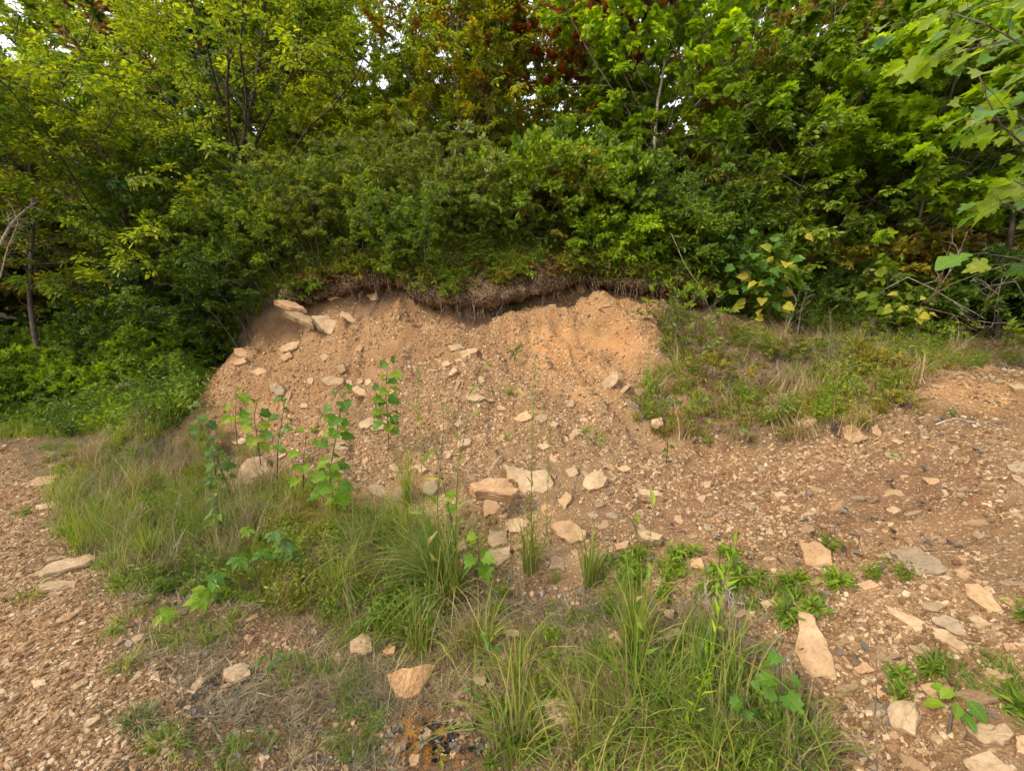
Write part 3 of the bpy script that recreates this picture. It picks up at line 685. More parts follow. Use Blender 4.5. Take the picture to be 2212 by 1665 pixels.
 ([(1056,1187),(1103,1176),(1103,1203),(1073,1223),(1059,1213)], .06, "pale block below another behind the big green leaf", .8, None),
 ([(1089,1126),(1116,1116),(1140,1126),(1136,1150),(1099,1150)], .06, "pale block behind the tall dark weed stem", .7, None),
 ([(1190,1130),(1210,1122),(1234,1123),(1267,1146),(1267,1166),(1234,1173),(1203,1156)], .06, "broad pale slab right of the tall dark weed stem", .6, None),
 ([(1378,1145),(1408,1146),(1432,1154),(1425,1165),(1391,1165),(1381,1156)], .06, "flat slab over a dark gap on the lower brown slope right of centre", .2, None),
 ([(1328,1173),(1354,1166),(1361,1182),(1331,1187)], .05, "brown stone just left of the slab over the dark gap", .3, RR),
 ([(1415,1210),(1438,1210),(1432,1223),(1418,1223)], .025, "small pale chip below the slab over the dark gap", .5, None),
 ([(1388,1247),(1401,1245),(1395,1267),(1388,1270)], .025, "narrow pale chip left of its wider twin behind the green blades", .6, None),
 ([(1408,1250),(1428,1254),(1425,1267),(1411,1260)], .025, "wider pale chip right of its narrow twin behind the green blades", .6, None),
 ([(1432,1314),(1458,1314),(1455,1338),(1435,1331)], .04, "squarish tan stone above another at the edge of the green sedge", .6, None),
 ([(1432,1361),(1468,1354),(1472,1381),(1438,1381)], .04, "squarish tan stone below another at the edge of the green sedge", .6, None),
 ([(1324,1368),(1348,1364),(1381,1385),(1371,1405),(1341,1391)], .05, "tan stone behind the upright green blades left of the sedge", .5, None),
 ([(982,1210),(1002,1207),(995,1234),(979,1237)], .05, "lower stone half hidden by the tussock left of the big green leaf", .7, None),
 ([(982,1176),(1005,1166),(1009,1187),(985,1193)], .05, "upper stone half hidden by the tussock left of the big green leaf", .7, None),
 ([(1727,1166),(1745,1169),(1764,1166),(1794,1190),(1797,1217),(1811,1228),(1767,1221),(1740,1218),(1732,1183)], .05, "squarish pale slab upper one of two isolated slabs on the right slope", .35, None),
 ([(1920,1185),(1978,1180),(2012,1197),(2050,1227),(2042,1236),(1968,1238),(1945,1213)], .05, "grey-brown layered slab on the right slope", .15, RG),
 ([(1723,1314),(1754,1321),(1764,1348),(1784,1385),(1794,1415),(1811,1458),(1754,1458),(1733,1435),(1717,1405),(1725,1374)], .04, "long pale boot-shaped slab lying downhill on the right slope", .35, None),
 ([(1911,1304),(1951,1321),(1998,1341),(2009,1354),(1978,1364),(1951,1341),(1918,1321)], .03, "long tan slab pointing down right above the broad-bladed grass", .3, None),
 ([(1985,1301),(2019,1297),(2045,1307),(2025,1321),(1992,1314)], .03, "leaf-shaped tan stone on the right just above two overlapping slabs", .2, None),
 ([(2009,1331),(2042,1327),(2072,1338),(2092,1374),(2059,1364),(2019,1344)], .03, "purplish upper slab of two overlapping ones on the right", .2, RG),
 ([(2012,1354),(2045,1358),(2096,1401),(2072,1405),(2019,1378)], .035, "yellowish lower slab of two overlapping ones on the right", .3, None),
 ([(2082,1260),(2113,1260),(2143,1280),(2166,1314),(2166,1327),(2113,1304),(2089,1287)], .035, "reddish flat slab below right of the grey-brown layered one", .2, RR),
 ([(2056,1230),(2079,1223),(2103,1237),(2089,1247)], .03, "tan stone touching the right corner of the grey-brown layered slab", .3, None),
 ([(2156,1290),(2176,1287),(2196,1304),(2183,1309)], .025, "pale chip right of the reddish flat slab", .3, None),
 ([(2166,1388),(2190,1388),(2200,1401),(2173,1405)], .03, "pink-tan rounded stone near the right edge", .4, RR),
 ([(1915,1532),(1928,1509),(1978,1515),(1985,1549),(1978,1586),(1925,1569)], .05, "thick cracked tan slab in the weeds at the lower right", .5, None),
 ([(2082,1569),(2113,1556),(2173,1559),(2190,1583),(2166,1609),(2113,1603)], .05, "wide dusty slab under the lone seedling's big leaf", .4, None),
 ([(2076,1640),(2105,1628),(2139,1620),(2190,1664),(2120,1690)], .05, "pale slab cut by the bottom edge near the right corner", .4, None),
 ([(2193,1589),(2215,1586),(2225,1600),(2215,1630),(2196,1623)], .04, "tan slab cut by the right edge near the bottom corner", .4, None),
 ([(1666,1526),(1690,1526),(1710,1569),(1723,1589),(1717,1620),(1676,1620)], .05, "brownish slab half under the sedge at the lower right", .5, RR),
 ([(1475,1388),(1498,1388),(1505,1408),(1475,1411)], .035, "tan stone where the slope meets the sedge below the squarish pair", .5, RR),
 ([(2086,1331),(2113,1327),(2143,1348),(2113,1350)], .025, "small flat stone between the reddish slab and the overlapping pair", .3, None),
 ([(1492,1207),(1515,1203),(1525,1230),(1492,1223)], .04, "brown stone beside a dry dark leaf left on the right slope", .4, RR),
 ([(1482,1156),(1498,1150),(1509,1160),(1492,1163)], .02, "small yellow chip lying flat on the brown slope", .4, None),
 ([(1884,1482),(1901,1478),(1918,1495),(1901,1505)], .03, "small rounded brown stone above the thick cracked slab", .4, RR),
 ([(1718,910),(1742,895),(1763,903),(1762,916),(1738,925),(1722,920)], .07, "smooth oval stone, leftmost of the stones below the terrace grass", .5, None),
 ([(1815,920),(1842,916),(1875,946),(1842,958),(1822,946)], .06, "largest angular stone below the terrace grass, right of dark dead stems", .5, RR),
 ([(1818,900),(1838,893),(1855,906),(1852,916),(1825,913)], .06, "pinkish stone directly above the largest stone below the terrace grass", .5, RR),
 ([(1882,923),(1895,916),(1905,936),(1902,945),(1885,936)], .05, "yellowish pointed stone right of the largest one below the terrace grass", .6, None),
 ([(1922,948),(1938,946),(1962,965),(1945,963)], .03, "thin slanting chip right of the pointed yellowish stone", .3, None),
 ([(1908,976),(1935,976),(1948,990),(1942,998),(1912,986)], .05, "grey weathered stone with a dead tuft against it on the right slope", .4, RG),
 ([(1988,1030),(2028,1033),(2032,1043),(2008,1046)], .03, "rectangular tan chip alone in the middle of the right slope", .4, None),
 ([(2175,1006),(2192,998),(2216,1000),(2216,1020),(2182,1018)], .04, "grey cracked stone at the right edge", .4, RG),
 ([(2182,1023),(2195,1023),(2218,1036),(2218,1053),(2192,1036)], .03, "tan slab just below the grey cracked stone at the right edge", .3, None),
 ([(2032,1056),(2042,1056),(2055,1073),(2040,1070)], .025, "narrow chip below right of the rectangular one on the right slope", .4, None),
 ([(1912,1100),(1928,1090),(1948,1100),(1935,1112)], .03, "pale pointed stone above left of the grey-brown layered slab", .5, None),
 ([(1688,1093),(1705,1091),(1710,1101),(1692,1103)], .02, "small oval chip above the squarish pale slab", .4, None),
 ([(1665,1063),(1688,1060),(1702,1070),(1678,1073)], .025, "flat tan chip by a dark dead leaf on the brown slope", .3, None),
 ([(1765,1010),(1775,1005),(1783,1015),(1768,1016)], .02, "tiny pale chip below the smooth oval stone", .4, None),
 ([(2175,831),(2202,826),(2216,830),(2216,840),(2192,840)], .05, "pale stone at the right edge of the orange terrace", .2, None),
 ([(2008,830),(2042,833),(2038,840),(2015,836)], .03, "pale wedge on the orange terrace edge", .2, None),
 ([(1708,863),(1732,863),(1733,870),(1715,873)], .04, "brown flat stone under the weeds of the terrace", .2, RR),
 ([(1855,890),(1872,886),(1885,900),(1868,903)], .04, "tan stone beneath the small rosette weed on the terrace edge", .4, None),
 ([(690,818),(716,810),(745,818),(740,830),(705,832)], .06, "pale ledge of rock just left of the little stone pile on the bank", .3, None),
 ([(700,642),(722,634),(737,641),(714,650)], .06, "orange-brown block under the turf above the big bright slab", .4, RR),
 ([(538,802),(562,792),(580,800),(558,812)], .06, "rusty stone between the broken ledge and the rounded grey-tan boulder", .4, RR),
 ([(953,784),(966,778),(975,786),(960,793)], .04, "leftmost of three small dark-bottomed stones below the rough pale stone", .3, None),
 ([(981,776),(993,772),(1000,780),(986,785)], .04, "middle of three small dark-bottomed stones below the outcrop slab", .3, None),
 ([(728,790),(742,784),(748,800),(734,808)], .07, "brown jutting lump with a dark side in the left middle of the bank", .4, RR),
 ([(1160,962),(1178,955),(1192,964),(1172,972)], .04, "low tan stone in the gravel between the tall dark weed and the sprig", .5, None),
 ([(1250,905),(1264,900),(1272,909),(1256,914)], .03, "small flat chip of stone below the lone cobble on the scree", .4, None),
 ([(1332,1010),(1352,1003),(1366,1012),(1346,1020)], .03, "flat brown stone right of the rounded block at the foot of the bank", .4, RR),
 ([(1960,1395),(1992,1388),(2020,1404),(1985,1412)], .03, "flat tan shard in the weeds below the two overlapping slabs", .3, None),
 ([(2120,1450),(2160,1440),(2190,1462),(2145,1470)], .03, "long flat shard above the lone seedling near the right edge", .3, RR),
 ([(1840,1440),(1872,1428),(1890,1446),(1858,1456)], .03, "flat shard right of the long boot-shaped slab", .3, RR),
 ([(1985,1480),(2025,1470),(2050,1492),(2005,1500)], .03, "flat shard between the thick cracked slab and the seedling", .3, None),
 ([(1640,1300),(1668,1292),(1682,1306),(1652,1314)], .03, "small flat shard left of the long boot-shaped slab's top", .3, None),
 ([(1850,1260),(1882,1250),(1900,1264),(1866,1274)], .025, "brown flat shard between the squarish and the grey-brown slabs", .3, RR),
 ([(1518,1040),(1538,1036),(1535,1053),(1522,1053)], .03, "orange-tan cube-like stone below the hanging roots", .6, RR),
]
DEPTHS = {'jutting flat slab': 3.06, 'topmost thin ledge': 6.0, 'second thin ledge': 5.85}
for s_ in slabs:
    dp = next((v_ for k_, v_ in DEPTHS.items() if s_[2].startswith(k_)), None)
    hero(s_[0], s_[1], s_[2], s_[3], s_[4], lift=1.1 if ("hollow beneath" in s_[2] or "dark gap on" in s_[2] or "thin ledge of" in s_[2]) else .48, depth=dp)

# ------------------------------------------------------------------ unremarkable stones, one object each
def rock_variant(i, n=9):
    g = np.random.default_rng(500 + i)
    th = np.sort(np.linspace(0, 2 * np.pi, n, endpoint=False) + g.normal(0, .16, n))
    r = .5 * (1 + g.normal(0, .16, n)); el = g.uniform(.55, .85)
    o2 = np.stack([r * np.cos(th), r * np.sin(th) * el], -1)
    o2 = np.concatenate([np.stack([o2, (o2 + np.roll(o2, -1, 0)) / 2 * g.uniform(.94, 1.0)], 1)]).reshape(-1, 2)
    V, T = slab_arrays(o2, g.uniform(.14, .34), 900 + i, .25)
    return tri_mesh("stone", V + np.array([0, 0, .1]), T, False)
stone_meshes = [rock_variant(i) for i in range(12)]
for k, me in enumerate(stone_meshes): me.materials.append([M_rock, M_rock, M_rock_rust, M_rock, M_rock_grey, M_rock][k % 6])
HX = np.array(HEROES)
def far_from_heroes(x, y, gap=.01):
    ok = np.ones(len(x), bool)
    for hx, hy, hr in HEROES: ok &= np.hypot(x - hx, y - hy) > hr * .8 + gap
    return ok
placed = [(h[0], h[1], h[2] * .8) for h in HEROES]
def euler_on(n, yaw, tip, g):
    z = Vector(n) + Vector((g.normal(0, tip), g.normal(0, tip), 0)); z.normalize()
    q = z.to_track_quat('Z', 'Y')
    return (q.to_matrix() @ Matrix.Rotation(yaw, 3, 'Z'))
def strew(count, seed, zones, size, label, group, r0, r1, cond=None):
    g = np.random.default_rng(seed)
    P = pick(count * 6, seed, zones, r0, r1, cond=cond, mult=8); got = 0
    for p in P:
        if got >= count: break
        s_ = size[0] * (size[1] / size[0]) ** g.random()
        if any(math.hypot(p[0] - a, p[1] - b_) < r_ + s_ * .45 for a, b_, r_ in placed): continue
        placed.append((p[0], p[1], s_ * .45)); got += 1
        n = ground_n(np.array(p[0]), np.array(p[1]), .08)
        o = link("stone", stone_meshes[int(g.integers(12))], None, None, label, "stone", group)
        R = euler_on(n, g.random() * 6.28, .16, g).to_4x4()
        o.matrix_world = Matrix.Translation(Vector(p) - Vector(n) * s_ * g.uniform(0.0, .10)) @ R @ Matrix.Diagonal((s_, s_ * g.uniform(.75, 1.1), s_ * g.uniform(.7, 1.3), 1))
strew(30, 11, [Z_path], (.05, .13), "flat tan stone bedded in the gravel of the path", "small stones in the path", 1.8, 9)
strew(100, 12, [Z_bare], (.045, .13), "angular tan stone on the brown slope right of the grass", "small stones on the right slope", 1.6, 3.8, lambda x, y: (x > .55) & (y < 3.6))
strew(50, 13, [Z_bare], (.06, .13), "angular tan stone lying loose on the bare bank face", "small stones on the bank face", 3.0, 7, lambda x, y: (x < 1.5))
strew(50, 14, [Z_verge], (.05, .11), "tan stone half hidden in the grass and straw of the verge", "small stones in the verge", 1.5, 6)
strew(25, 15, [Z_bare], (.05, .11), "tan stone near the far right below the terrace grass", "small stones below the terrace", 2.2, 5, lambda x, y: (x > 1.6))
strew(45, 16, [Z_bare], (.08, .20), "bulky tan stone where the bank meets the grass", "stones at the foot of the bank", 2.4, 5, lambda x, y: (x < .7) & (x > -2.6) & (y < 4.2))

# ------------------------------------------------------------------ gravel: points carrying instances of shale chips
lib = bpy.data.collections.new("chip_shapes")
for i in range(7):
    g = np.random.default_rng(70 + i); n = 7
    th = np.sort(np.linspace(0, 2 * np.pi, n, endpoint=False) + g.normal(0, .2, n)); r = .5 * (1 + g.normal(0, .17, n))
    o2 = np.stack([r * np.cos(th), r * np.sin(th) * g.uniform(.5, .85)], -1); t = g.uniform(.12, .35)
    V = np.vstack([np.column_stack([o2 * .8, np.full(n, t) + g.normal(0, .03, n)]), np.column_stack([o2, np.full(n, t * .45)]), np.column_stack([o2 * .85, np.full(n, -t * .6)]), [[0, 0, t * 1.05]]])
    T = []
    for k in range(n):
        k2 = (k + 1) % n
        T += [(k, n + k, n + k2), (k, n + k2, k2), (n + k, 2 * n + k, 2 * n + k2), (n + k, 2 * n + k2, n + k2), (3 * n, k, k2)]
    lib.objects.link(bpy.data.objects.new("chip", tri_mesh("chip", V, np.array(T))))
def mat_chip(name, stops):
    m, nt, nd, lk, b = nodes_of(name, .9, .15)
    oi = nd.new("ShaderNodeObjectInfo"); r = ramp(nt, stops); lk.new(oi.outputs["Random"], r.inputs[0])
    tc = nd.new("ShaderNodeTexCoord"); nz = nd.new("ShaderNodeTexNoise"); nz.inputs["Scale"].default_value = 4; nz.inputs["Detail"].default_value = 5; lk.new(tc.outputs["Object"], nz.inputs["Vector"])
    rr = ramp(nt, [(.35, (.7, .66, .6)), (.6, (1.08, 1.05, 1))]); lk.new(nz.outputs["Fac"], rr.inputs[0])
    lk.new(mixc(nt, .8, r.outputs[0], rr.outputs[0], 'MULTIPLY'), b.inputs["Base Color"])
    return m
M_chip = mat_chip("shale_chips", [(0, (.14, .075, .036)), (.35, (.24, .135, .066)), (.65, (.34, .22, .12)), (.86, (.46, .33, .195)), (.95, (.54, .42, .28)), (1, (.31, .225, .14))])
M_chip_o = mat_chip("orange_clay_crumbs", [(0, (.36, .18, .075)), (.5, (.52, .30, .135)), (1, (.60, .42, .22))])
_ct = {}
def chips_tree(mat, coll):
    if (mat, coll) in _ct: return _ct[(mat, coll)]
    r = _chips_tree(mat, coll); _ct[(mat, coll)] = r; return r
def _chips_tree(mat, coll):
    ng = bpy.data.node_groups.new("scatter", 'GeometryNodeTree')
    ng.interface.new_socket("Geometry", in_out='INPUT', socket_type='NodeSocketGeometry'); ng.interface.new_socket("Geometry", in_out='OUTPUT', socket_type='NodeSocketGeometry')
    nd = ng.nodes; lk = ng.links
    gi = nd.new("NodeGroupInput"); go = nd.new("NodeGroupOutput"); ip = nd.new("GeometryNodeInstanceOnPoints")
    ci = nd.new("GeometryNodeCollectionInfo"); ci.inputs["Collection"].default_value = coll; ci.inputs["Separate Children"].default_value = True; ci.inputs["Reset Children"].default_value = True
    sm = nd.new("GeometryNodeSetMaterial")
    if mat is not None: sm.inputs["Material"].default_value = mat
    ra = nd.new("GeometryNodeInputNamedAttribute"); ra.data_type = 'FLOAT_VECTOR'; ra.inputs[0].default_value = "rot"
    sa = nd.new("GeometryNodeInputNamedAttribute"); sa.data_type = 'FLOAT_VECTOR'; sa.inputs[0].default_value = "scl"
    lk.new(gi.outputs[0], ip.inputs["Points"]); 
    if mat is None: lk.new(ci.outputs[0], ip.inputs["Instance"])
    else: lk.new(ci.outputs[0], sm.inputs[0]); lk.new(sm.outputs[0], ip.inputs["Instance"]); ip.inputs["Pick Instance"].default_value = True
    lk.new(ra.outputs[0], ip.inputs["Rotation"]); lk.new(sa.outputs[0], ip.inputs["Scale"]); lk.new(ip.outputs[0], go.inputs[0])
    return ng
def instance_cloud(name, P, S, mat, coll=None, tip=.22, sink=.02, seed=3, yaw=True):
    g = np.random.default_rng(seed); n = len(P)
    nn = ground_n(P[:, 0], P[:, 1], .05); nn = unit(nn + g.normal(0, tip, nn.shape))
    # euler XYZ that takes Z to nn, after a random turn about Z
    ps = g.random(n) * 6.28
    th = np.arccos(np.clip(nn[:, 2], -1, 1)); az = np.arctan2(nn[:, 1], nn[:, 0])
    # R = Rz(az) Ry(th) Rz(ps): convert to XYZ euler
    ca, sa_, ct, st, cps, sps = np.cos(az), np.sin(az), np.cos(th), np.sin(th), np.cos(ps), np.sin(ps)
    r20 = -st * cps; r21 = st * sps; r22 = ct
    r10 = sa_ * ct * cps + ca * sps; r00 = ca * ct * cps - sa_ * sps
    E = np.stack([np.arctan2(r21, r22), np.arcsin(np.clip(-r20, -1, 1)), np.arctan2(r10, r00)], -1)
    P = P - nn * (S[:, 2:3] * sink)
    return cloud_object(name, P, E, S, mat, coll or lib)
def cloud_object(name, P, E, S, mat, coll, parent=None):
    n = len(P)
    me = bpy.data.meshes.new(name); me.vertices.add(n); me.vertices.foreach_set("co", P.astype(np.float32).ravel())
    for nm, A in (("rot", E), ("scl", S)):
        a = me.attributes.new(nm, 'FLOAT_VECTOR', 'POINT'); a.data.foreach_set("vector", A.astype(np.float32).ravel())
    o = link(name, me, parent, None, kind="stuff"); md = o.modifiers.new("scatter", 'NODES'); md.node_group = chips_tree(mat, coll)
    return o
def chips(name, n, seed, zones, smin, smax, mat, r0=.9, r1=9, cond=None, label=None, mult=5):
    P = pick(n, seed, zones, r0, r1, cond=cond, mult=mult); g = np.random.default_rng(seed)
    s_ = smin * (smax / smin) ** (g.random(len(P)) ** 2.9)
    s_ = s_ * (.75 + .25 * np.hypot(P[:, 0], P[:, 1]) / 2.5).clip(.75, 1.5)
    S = np.stack([s_, s_ * g.uniform(.7, 1.1, len(P)), s_ * g.uniform(.6, 1.2, len(P))], -1)
    o = instance_cloud(name, P, S, mat, seed=seed); o["label"] = label; return o
chips("gravel", 85000, 21, [Z_path], .006, .036, M_chip, label="flat tan shale gravel covering the path on the left")
chips("gravel", 85000, 22, [Z_bare], .006, .038, M_chip, r1=8, label="loose brown and tan shale chips over the bare bank and slope", cond=lambda x, y: fbm(x * 2.7, y * 2.7, 4) > -.12)
chips("gravel", 22000, 23, [Z_clay, Z_clay2, Z_clay3], .004, .024, M_chip_o, r0=2.5, r1=8, label="orange clay crumbs on the upper bank", mult=30)
chips("gravel", 34000, 24, [Z_verge, Z_terr], .006, .038, M_chip, label="scattered shale chips among the verge grass", cond=lambda x, y: (fbm(x * 2.3, y * 2.3, 4) < .12) | inside(Z_soil, x, y))

FFH = far_from_heroes
NOSEEP = lambda x, y: ~inside(Z_seep, x, y)

chips("gravel", 14000, 25, [plan([(1330,930),(1500,940),(1720,930),(1950,880),(1990,990),(1480,1060),(1330,1060)])], .006, .036, M_chip, r1=6, label="loose brown shale chips below the terrace edge", mult=20)

chips("gravel", 34000, 26, [Z_bare], .008, .030, M_chip, r0=3.6, r1=8, label="crumbs and shale chips on the upper bank face", mult=12, cond=lambda x, y: (y > 3.7) & ~inside(Z_clay, x, y) & (fbm(x * 3, y * 3, 3) > -.2))

# ------------------------------------------------------------------ leaf and twig builders (all vectorised)
ELL = (np.array([(0,0,0),(-.30,.28,.07),(-.27,.66,.03),(0,1,-.10),(.27,.66,.03),(.30,.28,.07)], float), np.array([(0,1,2),(0,2,3),(0,3,4),(0,4,5)]))
LAN = (np.array([(0,0,0),(-.5,.35,.05),(0,.4,0),(.5,.35,.05),(0,1,-.22)], float), np.array([(0,1,2),(0,2,3),(1,4,2),(2,4,3)]))
_lo = [(0,0),(.10,.10),(.48,.08),(.30,.28),(.56,.55),(.24,.56),(.14,.78),(0,1),(-.14,.78),(-.24,.56),(-.56,.55),(-.30,.28),(-.48,.08),(-.10,.10)]
LOB = (np.array([(x, y, .10 * abs(x) - .12 * y * y) for x, y in _lo] + [(0, .4, .0)], float), np.array([(i, (i + 1) % 14, 14) for i in range(14)]))
_ok = [(0,0),(.12,.12),(.30,.20),(.20,.32),(.42,.46),(.24,.52),(.36,.74),(.16,.76),(0,1),(-.16,.76),(-.36,.74),(-.24,.52),(-.42,.46),(-.20,.32),(-.30,.20),(-.12,.12)]
OAK = (np.array([(x, y, .10 * abs(x) - .10 * y * y) for x, y in _ok] + [(0, .45, .0)], float), np.array([(i, (i + 1) % 16, 16) for i in range(16)]))

def leaf_batch(shape, pos, dr, nr, L, W):
    tv, tt = shape
    y = unit(dr); x = unit(np.cross(y, nr)); z = np.cross(x, y)
    V = pos[:, None] + x[:, None] * (tv[None, :, 0:1] * W[:, None, None]) + y[:, None] * (tv[None, :, 1:2] * L[:, None, None]) + z[:, None] * (tv[None, :, 2:3] * L[:, None, None])
    k = len(tv); T = (tt[None] + (np.arange(len(pos)) * k)[:, None, None]).reshape(-1, 3)
    return V.reshape(-1, 3), T
def tangents(P): return unit(np.gradient(P, axis=1))
def tubes(P, r0, r1, sides=4):
    n, K, _ = P.shape; t = tangents(P)
    ref = np.where(np.abs(t[..., 2:3]) > .9, np.array([1., 0, 0]), np.array([0, 0, 1.]))
    a = unit(np.cross(t, ref)); b_ = np.cross(t, a)
    r0 = np.broadcast_to(r0, (n,)); r1 = np.broadcast_to(r1, (n,))
    rr = r0[:, None] * (1 - np.linspace(0, 1, K)) + r1[:, None] * np.linspace(0, 1, K)
    th = np.linspace(0, 2 * np.pi, sides, endpoint=False)
    V = P[:, :, None] + (a[:, :, None] * np.cos(th)[None, None, :, None] + b_[:, :, None] * np.sin(th)[None, None, :, None]) * rr[:, :, None, None]
    i, k, s_ = np.meshgrid(np.arange(n), np.arange(K - 1), np.arange(sides), indexing='ij'); s2 = (s_ + 1) % sides
    base = (i * K + k) * sides
    A, B, C, D = base + s_, base + s2, base + sides + s2, base + sides + s_
    T = np.concatenate([np.stack([A, B, C], -1).reshape(-1, 3), np.stack([A, C, D], -1).reshape(-1, 3)])
    return V.reshape(-1, 3), T
def spawn(P, M, t0, t1, L, ang, K=5, rise=0.0, radial=False, g=None, taper=.55, wig=.05, flatn=.35, jit=.5):
    """children of polylines P (N,Kp,3): M each; returns (N*M,K,3), lengths"""
    n, Kp, _ = P.shape; L = np.broadcast_to(L, (n,))
    t = (np.arange(M)[None] + g.uniform(0.5 - jit, .5 + jit, (n, M))) / M; tt = t0 + (t1 - t0) * t
    f = tt * (Kp - 1); k0 = np.clip(f.astype(int), 0, Kp - 2); fr = (f - k0)[..., None]
    idx = np.arange(n)[:, None]
    p0 = P[idx, k0] * (1 - fr) + P[idx, k0 + 1] * fr; tn = unit(P[idx, k0 + 1] - P[idx, k0])
    a = np.broadcast_to(ang, (n, M)) * g.uniform(.75, 1.25, (n, M))
    if radial:
        ph = np.arange(M)[None] * 2.4 + g.uniform(0, 6.28, (n, 1)) + g.normal(0, .4, (n, M))
        ref = np.where(np.abs(tn[..., 2:3]) > .95, np.array([1., 0, 0]), np.array([0, 0, 1.]))
        e1 = unit(np.cross(tn, ref)); e2 = np.cross(tn, e1)
        side = e1 * np.cos(ph)[..., None] + e2 * np.sin(ph)[..., None]
    else:
        s0 = unit(np.cross(tn, np.array([0, 0, 1.])) + 1e-6); up = np.cross(s0, tn)
        sg = np.where(np.arange(M)[None] % 2 == 0, 1., -1.) * np.ones((n, 1))
        ph = g.normal(0, flatn, (n, M))
        side = s0 * (sg * np.cos(ph))[..., None] + up * np.sin(ph)[..., None]
    d = unit(tn * np.cos(a)[..., None] + side * np.sin(a)[..., None])
    Ls = L[:, None] * (1 - taper * t) * g.uniform(.7, 1.2, (n, M))
    s_ = np.linspace(0, 1, K)[None, None, :, None]
    Q = p0[:, :, None] + d[:, :, None] * s_ * Ls[..., None, None] + np.array([0, 0, 1.]) * (rise * Ls[..., None, None] * s_ ** 2)
    w = np.cumsum(g.normal(0, wig, Q.shape), 2) * Ls[..., None, None] * s_
    Q = Q + w
    return Q.reshape(n * M, K, 3), Ls.reshape(-1)
def leaves_on(P, m, L, W, shape, g, ang=.8, up=1.0, nrj=.45, droop=.2, t0=.1):
    n, K, _ = P.shape
    t = t0 + (1 - t0) * (np.arange(m)[None] + g.uniform(.2, .8, (n, m))) / m
    f = t * (K - 1); k0 = np.clip(f.astype(int), 0, K - 2); fr = (f - k0)[..., None]; idx = np.arange(n)[:, None]
    p0 = P[idx, k0] * (1 - fr) + P[idx, k0 + 1] * fr; tn = unit(P[idx, k0 + 1] - P[idx, k0])
    s0 = unit(np.cross(tn, np.array([0, 0, 1.])) + 1e-6)
    sg = np.where(np.arange(m)[None] % 2 == 0, 1., -1.)[..., None]
    a = g.normal(ang, .25, (n, m))[..., None]
    d = unit(tn * np.cos(a) + s0 * sg * np.sin(a) + g.normal(0, .22, (n, m, 3)) - np.array([0, 0, 1.]) * droop)
    nr = unit(np.array([0, 0, 1.]) * up + g.normal(0, nrj, (n, m, 3)) + tn * .15)
    sz = g.uniform(.65, 1.25, (n, m)).reshape(-1)
    p0 = p0 + d * .01
    return leaf_batch(shape, p0.reshape(-1, 3), d.reshape(-1, 3), nr.reshape(-1, 3), L * sz, W * sz)

def rot_euler(X, Y, Z):
    """XYZ euler angles of the frames whose columns are X, Y, Z"""
    return np.stack([np.arctan2(Y[:, 2], Z[:, 2]), np.arcsin(np.clip(-X[:, 2], -1, 1)), np.arctan2(X[:, 1], X[:, 0])], -1)
_spray = {}
def spray_lib(shape, mat, lf, lw, ln, n, droop=.2, nrj=.4, up=1.0, fork=True, wood=None):
    """a small collection of leafy twigs, built at real size, pointing along +Y"""
    key = (id(shape), mat.name, round(lf, 4), lw, round(ln, 3), n, droop, nrj, up, fork)
    if key in _spray: return _spray[key]
    col = bpy.data.collections.new("twig_shapes")
    for i in range(4):
        g = np.random.default_rng(300 + i + int(lf * 1000)); s_ = np.linspace(0, 1, 5)[:, None]
        P = np.array([0, 1., 0]) * s_ * ln + np.array([0, 0, -.12 * ln]) * s_ ** 2 + np.cumsum(g.normal(0, .03, (5, 3)), 0) * ln * s_
        P = P[None]; q = Geo(); q.add(*tubes(P, .0022, .001, 3)); nt_ = len(q.t[0])
        L = Geo(); L.add(*leaves_on(P, n, lf, lf * lw, shape, g, droop=droop, up=up, nrj=nrj, t0=.0))
        if fork:
            S1, L1 = spawn(P, 2, .1, .8, ln * .6, .8, 3, -.06, False, g, .3, .05)
            L.add(*leaves_on(S1, max(2, n // 2), lf, lf * lw, shape, g, droop=droop, up=up, nrj=nrj)); q.add(*tubes(S1, .0013, .0008, 3))
        V1, T1 = np.concatenate(q.v), np.concatenate(q.t); V2, T2 = np.concatenate(L.v), np.concatenate(L.t)
        me = tri_mesh("twig", np.concatenate([V1, V2]), np.concatenate([T1, T2 + len(V1)]))
        me.materials.append(mat); me.materials.append(wood or M_bark)
        if len(me.polygons) == len(T1) + len(T2):
            me.polygons.foreach_set("material_index", np.r_[np.ones(len(T1), int), np.zeros(len(T2), int)].astype(np.int32))
        col.objects.link(bpy.data.objects.new("twig", me))
    _spray[key] = col
    return col
def spray_cloud(name, P0, D, col, g, parent=None, smin=.75, smax=1.25, upj=.35, scale=1.0):
    n = len(P0); Y = unit(D); Z0 = np.array([0, 0, 1.]) + g.normal(0, upj, (n, 3)); X = unit(np.cross(Y, Z0)); Z = np.cross(X, Y)
    s_ = g.uniform(smin, smax, n) * scale; S = np.stack([s_, s_, s_], -1)
    return cloud_object(name, P0, rot_euler(X, Y, Z), S, None, col, parent)
M_bark = mat_bark("grey_bark", (.07, .05, .038), (.16, .125, .095)); M_bark_mid = mat_bark("mid_brown_bark", (.12, .09, .065), (.27, .21, .155), 20); M_bark_pale = mat_bark("pale_bark", (.26, .20, .15), (.52, .45, .36), 18)
M_bark_dark = mat_bark("dark_bark", (.035, .026, .02), (.10, .075, .055)); M_dead = mat_bark("dead_wood", (.15, .11, .08), (.34, .27, .2), 50)
G1, G2, G3 = (.060, .110, .010), (.095, .160, .014), (.150, .205, .016)
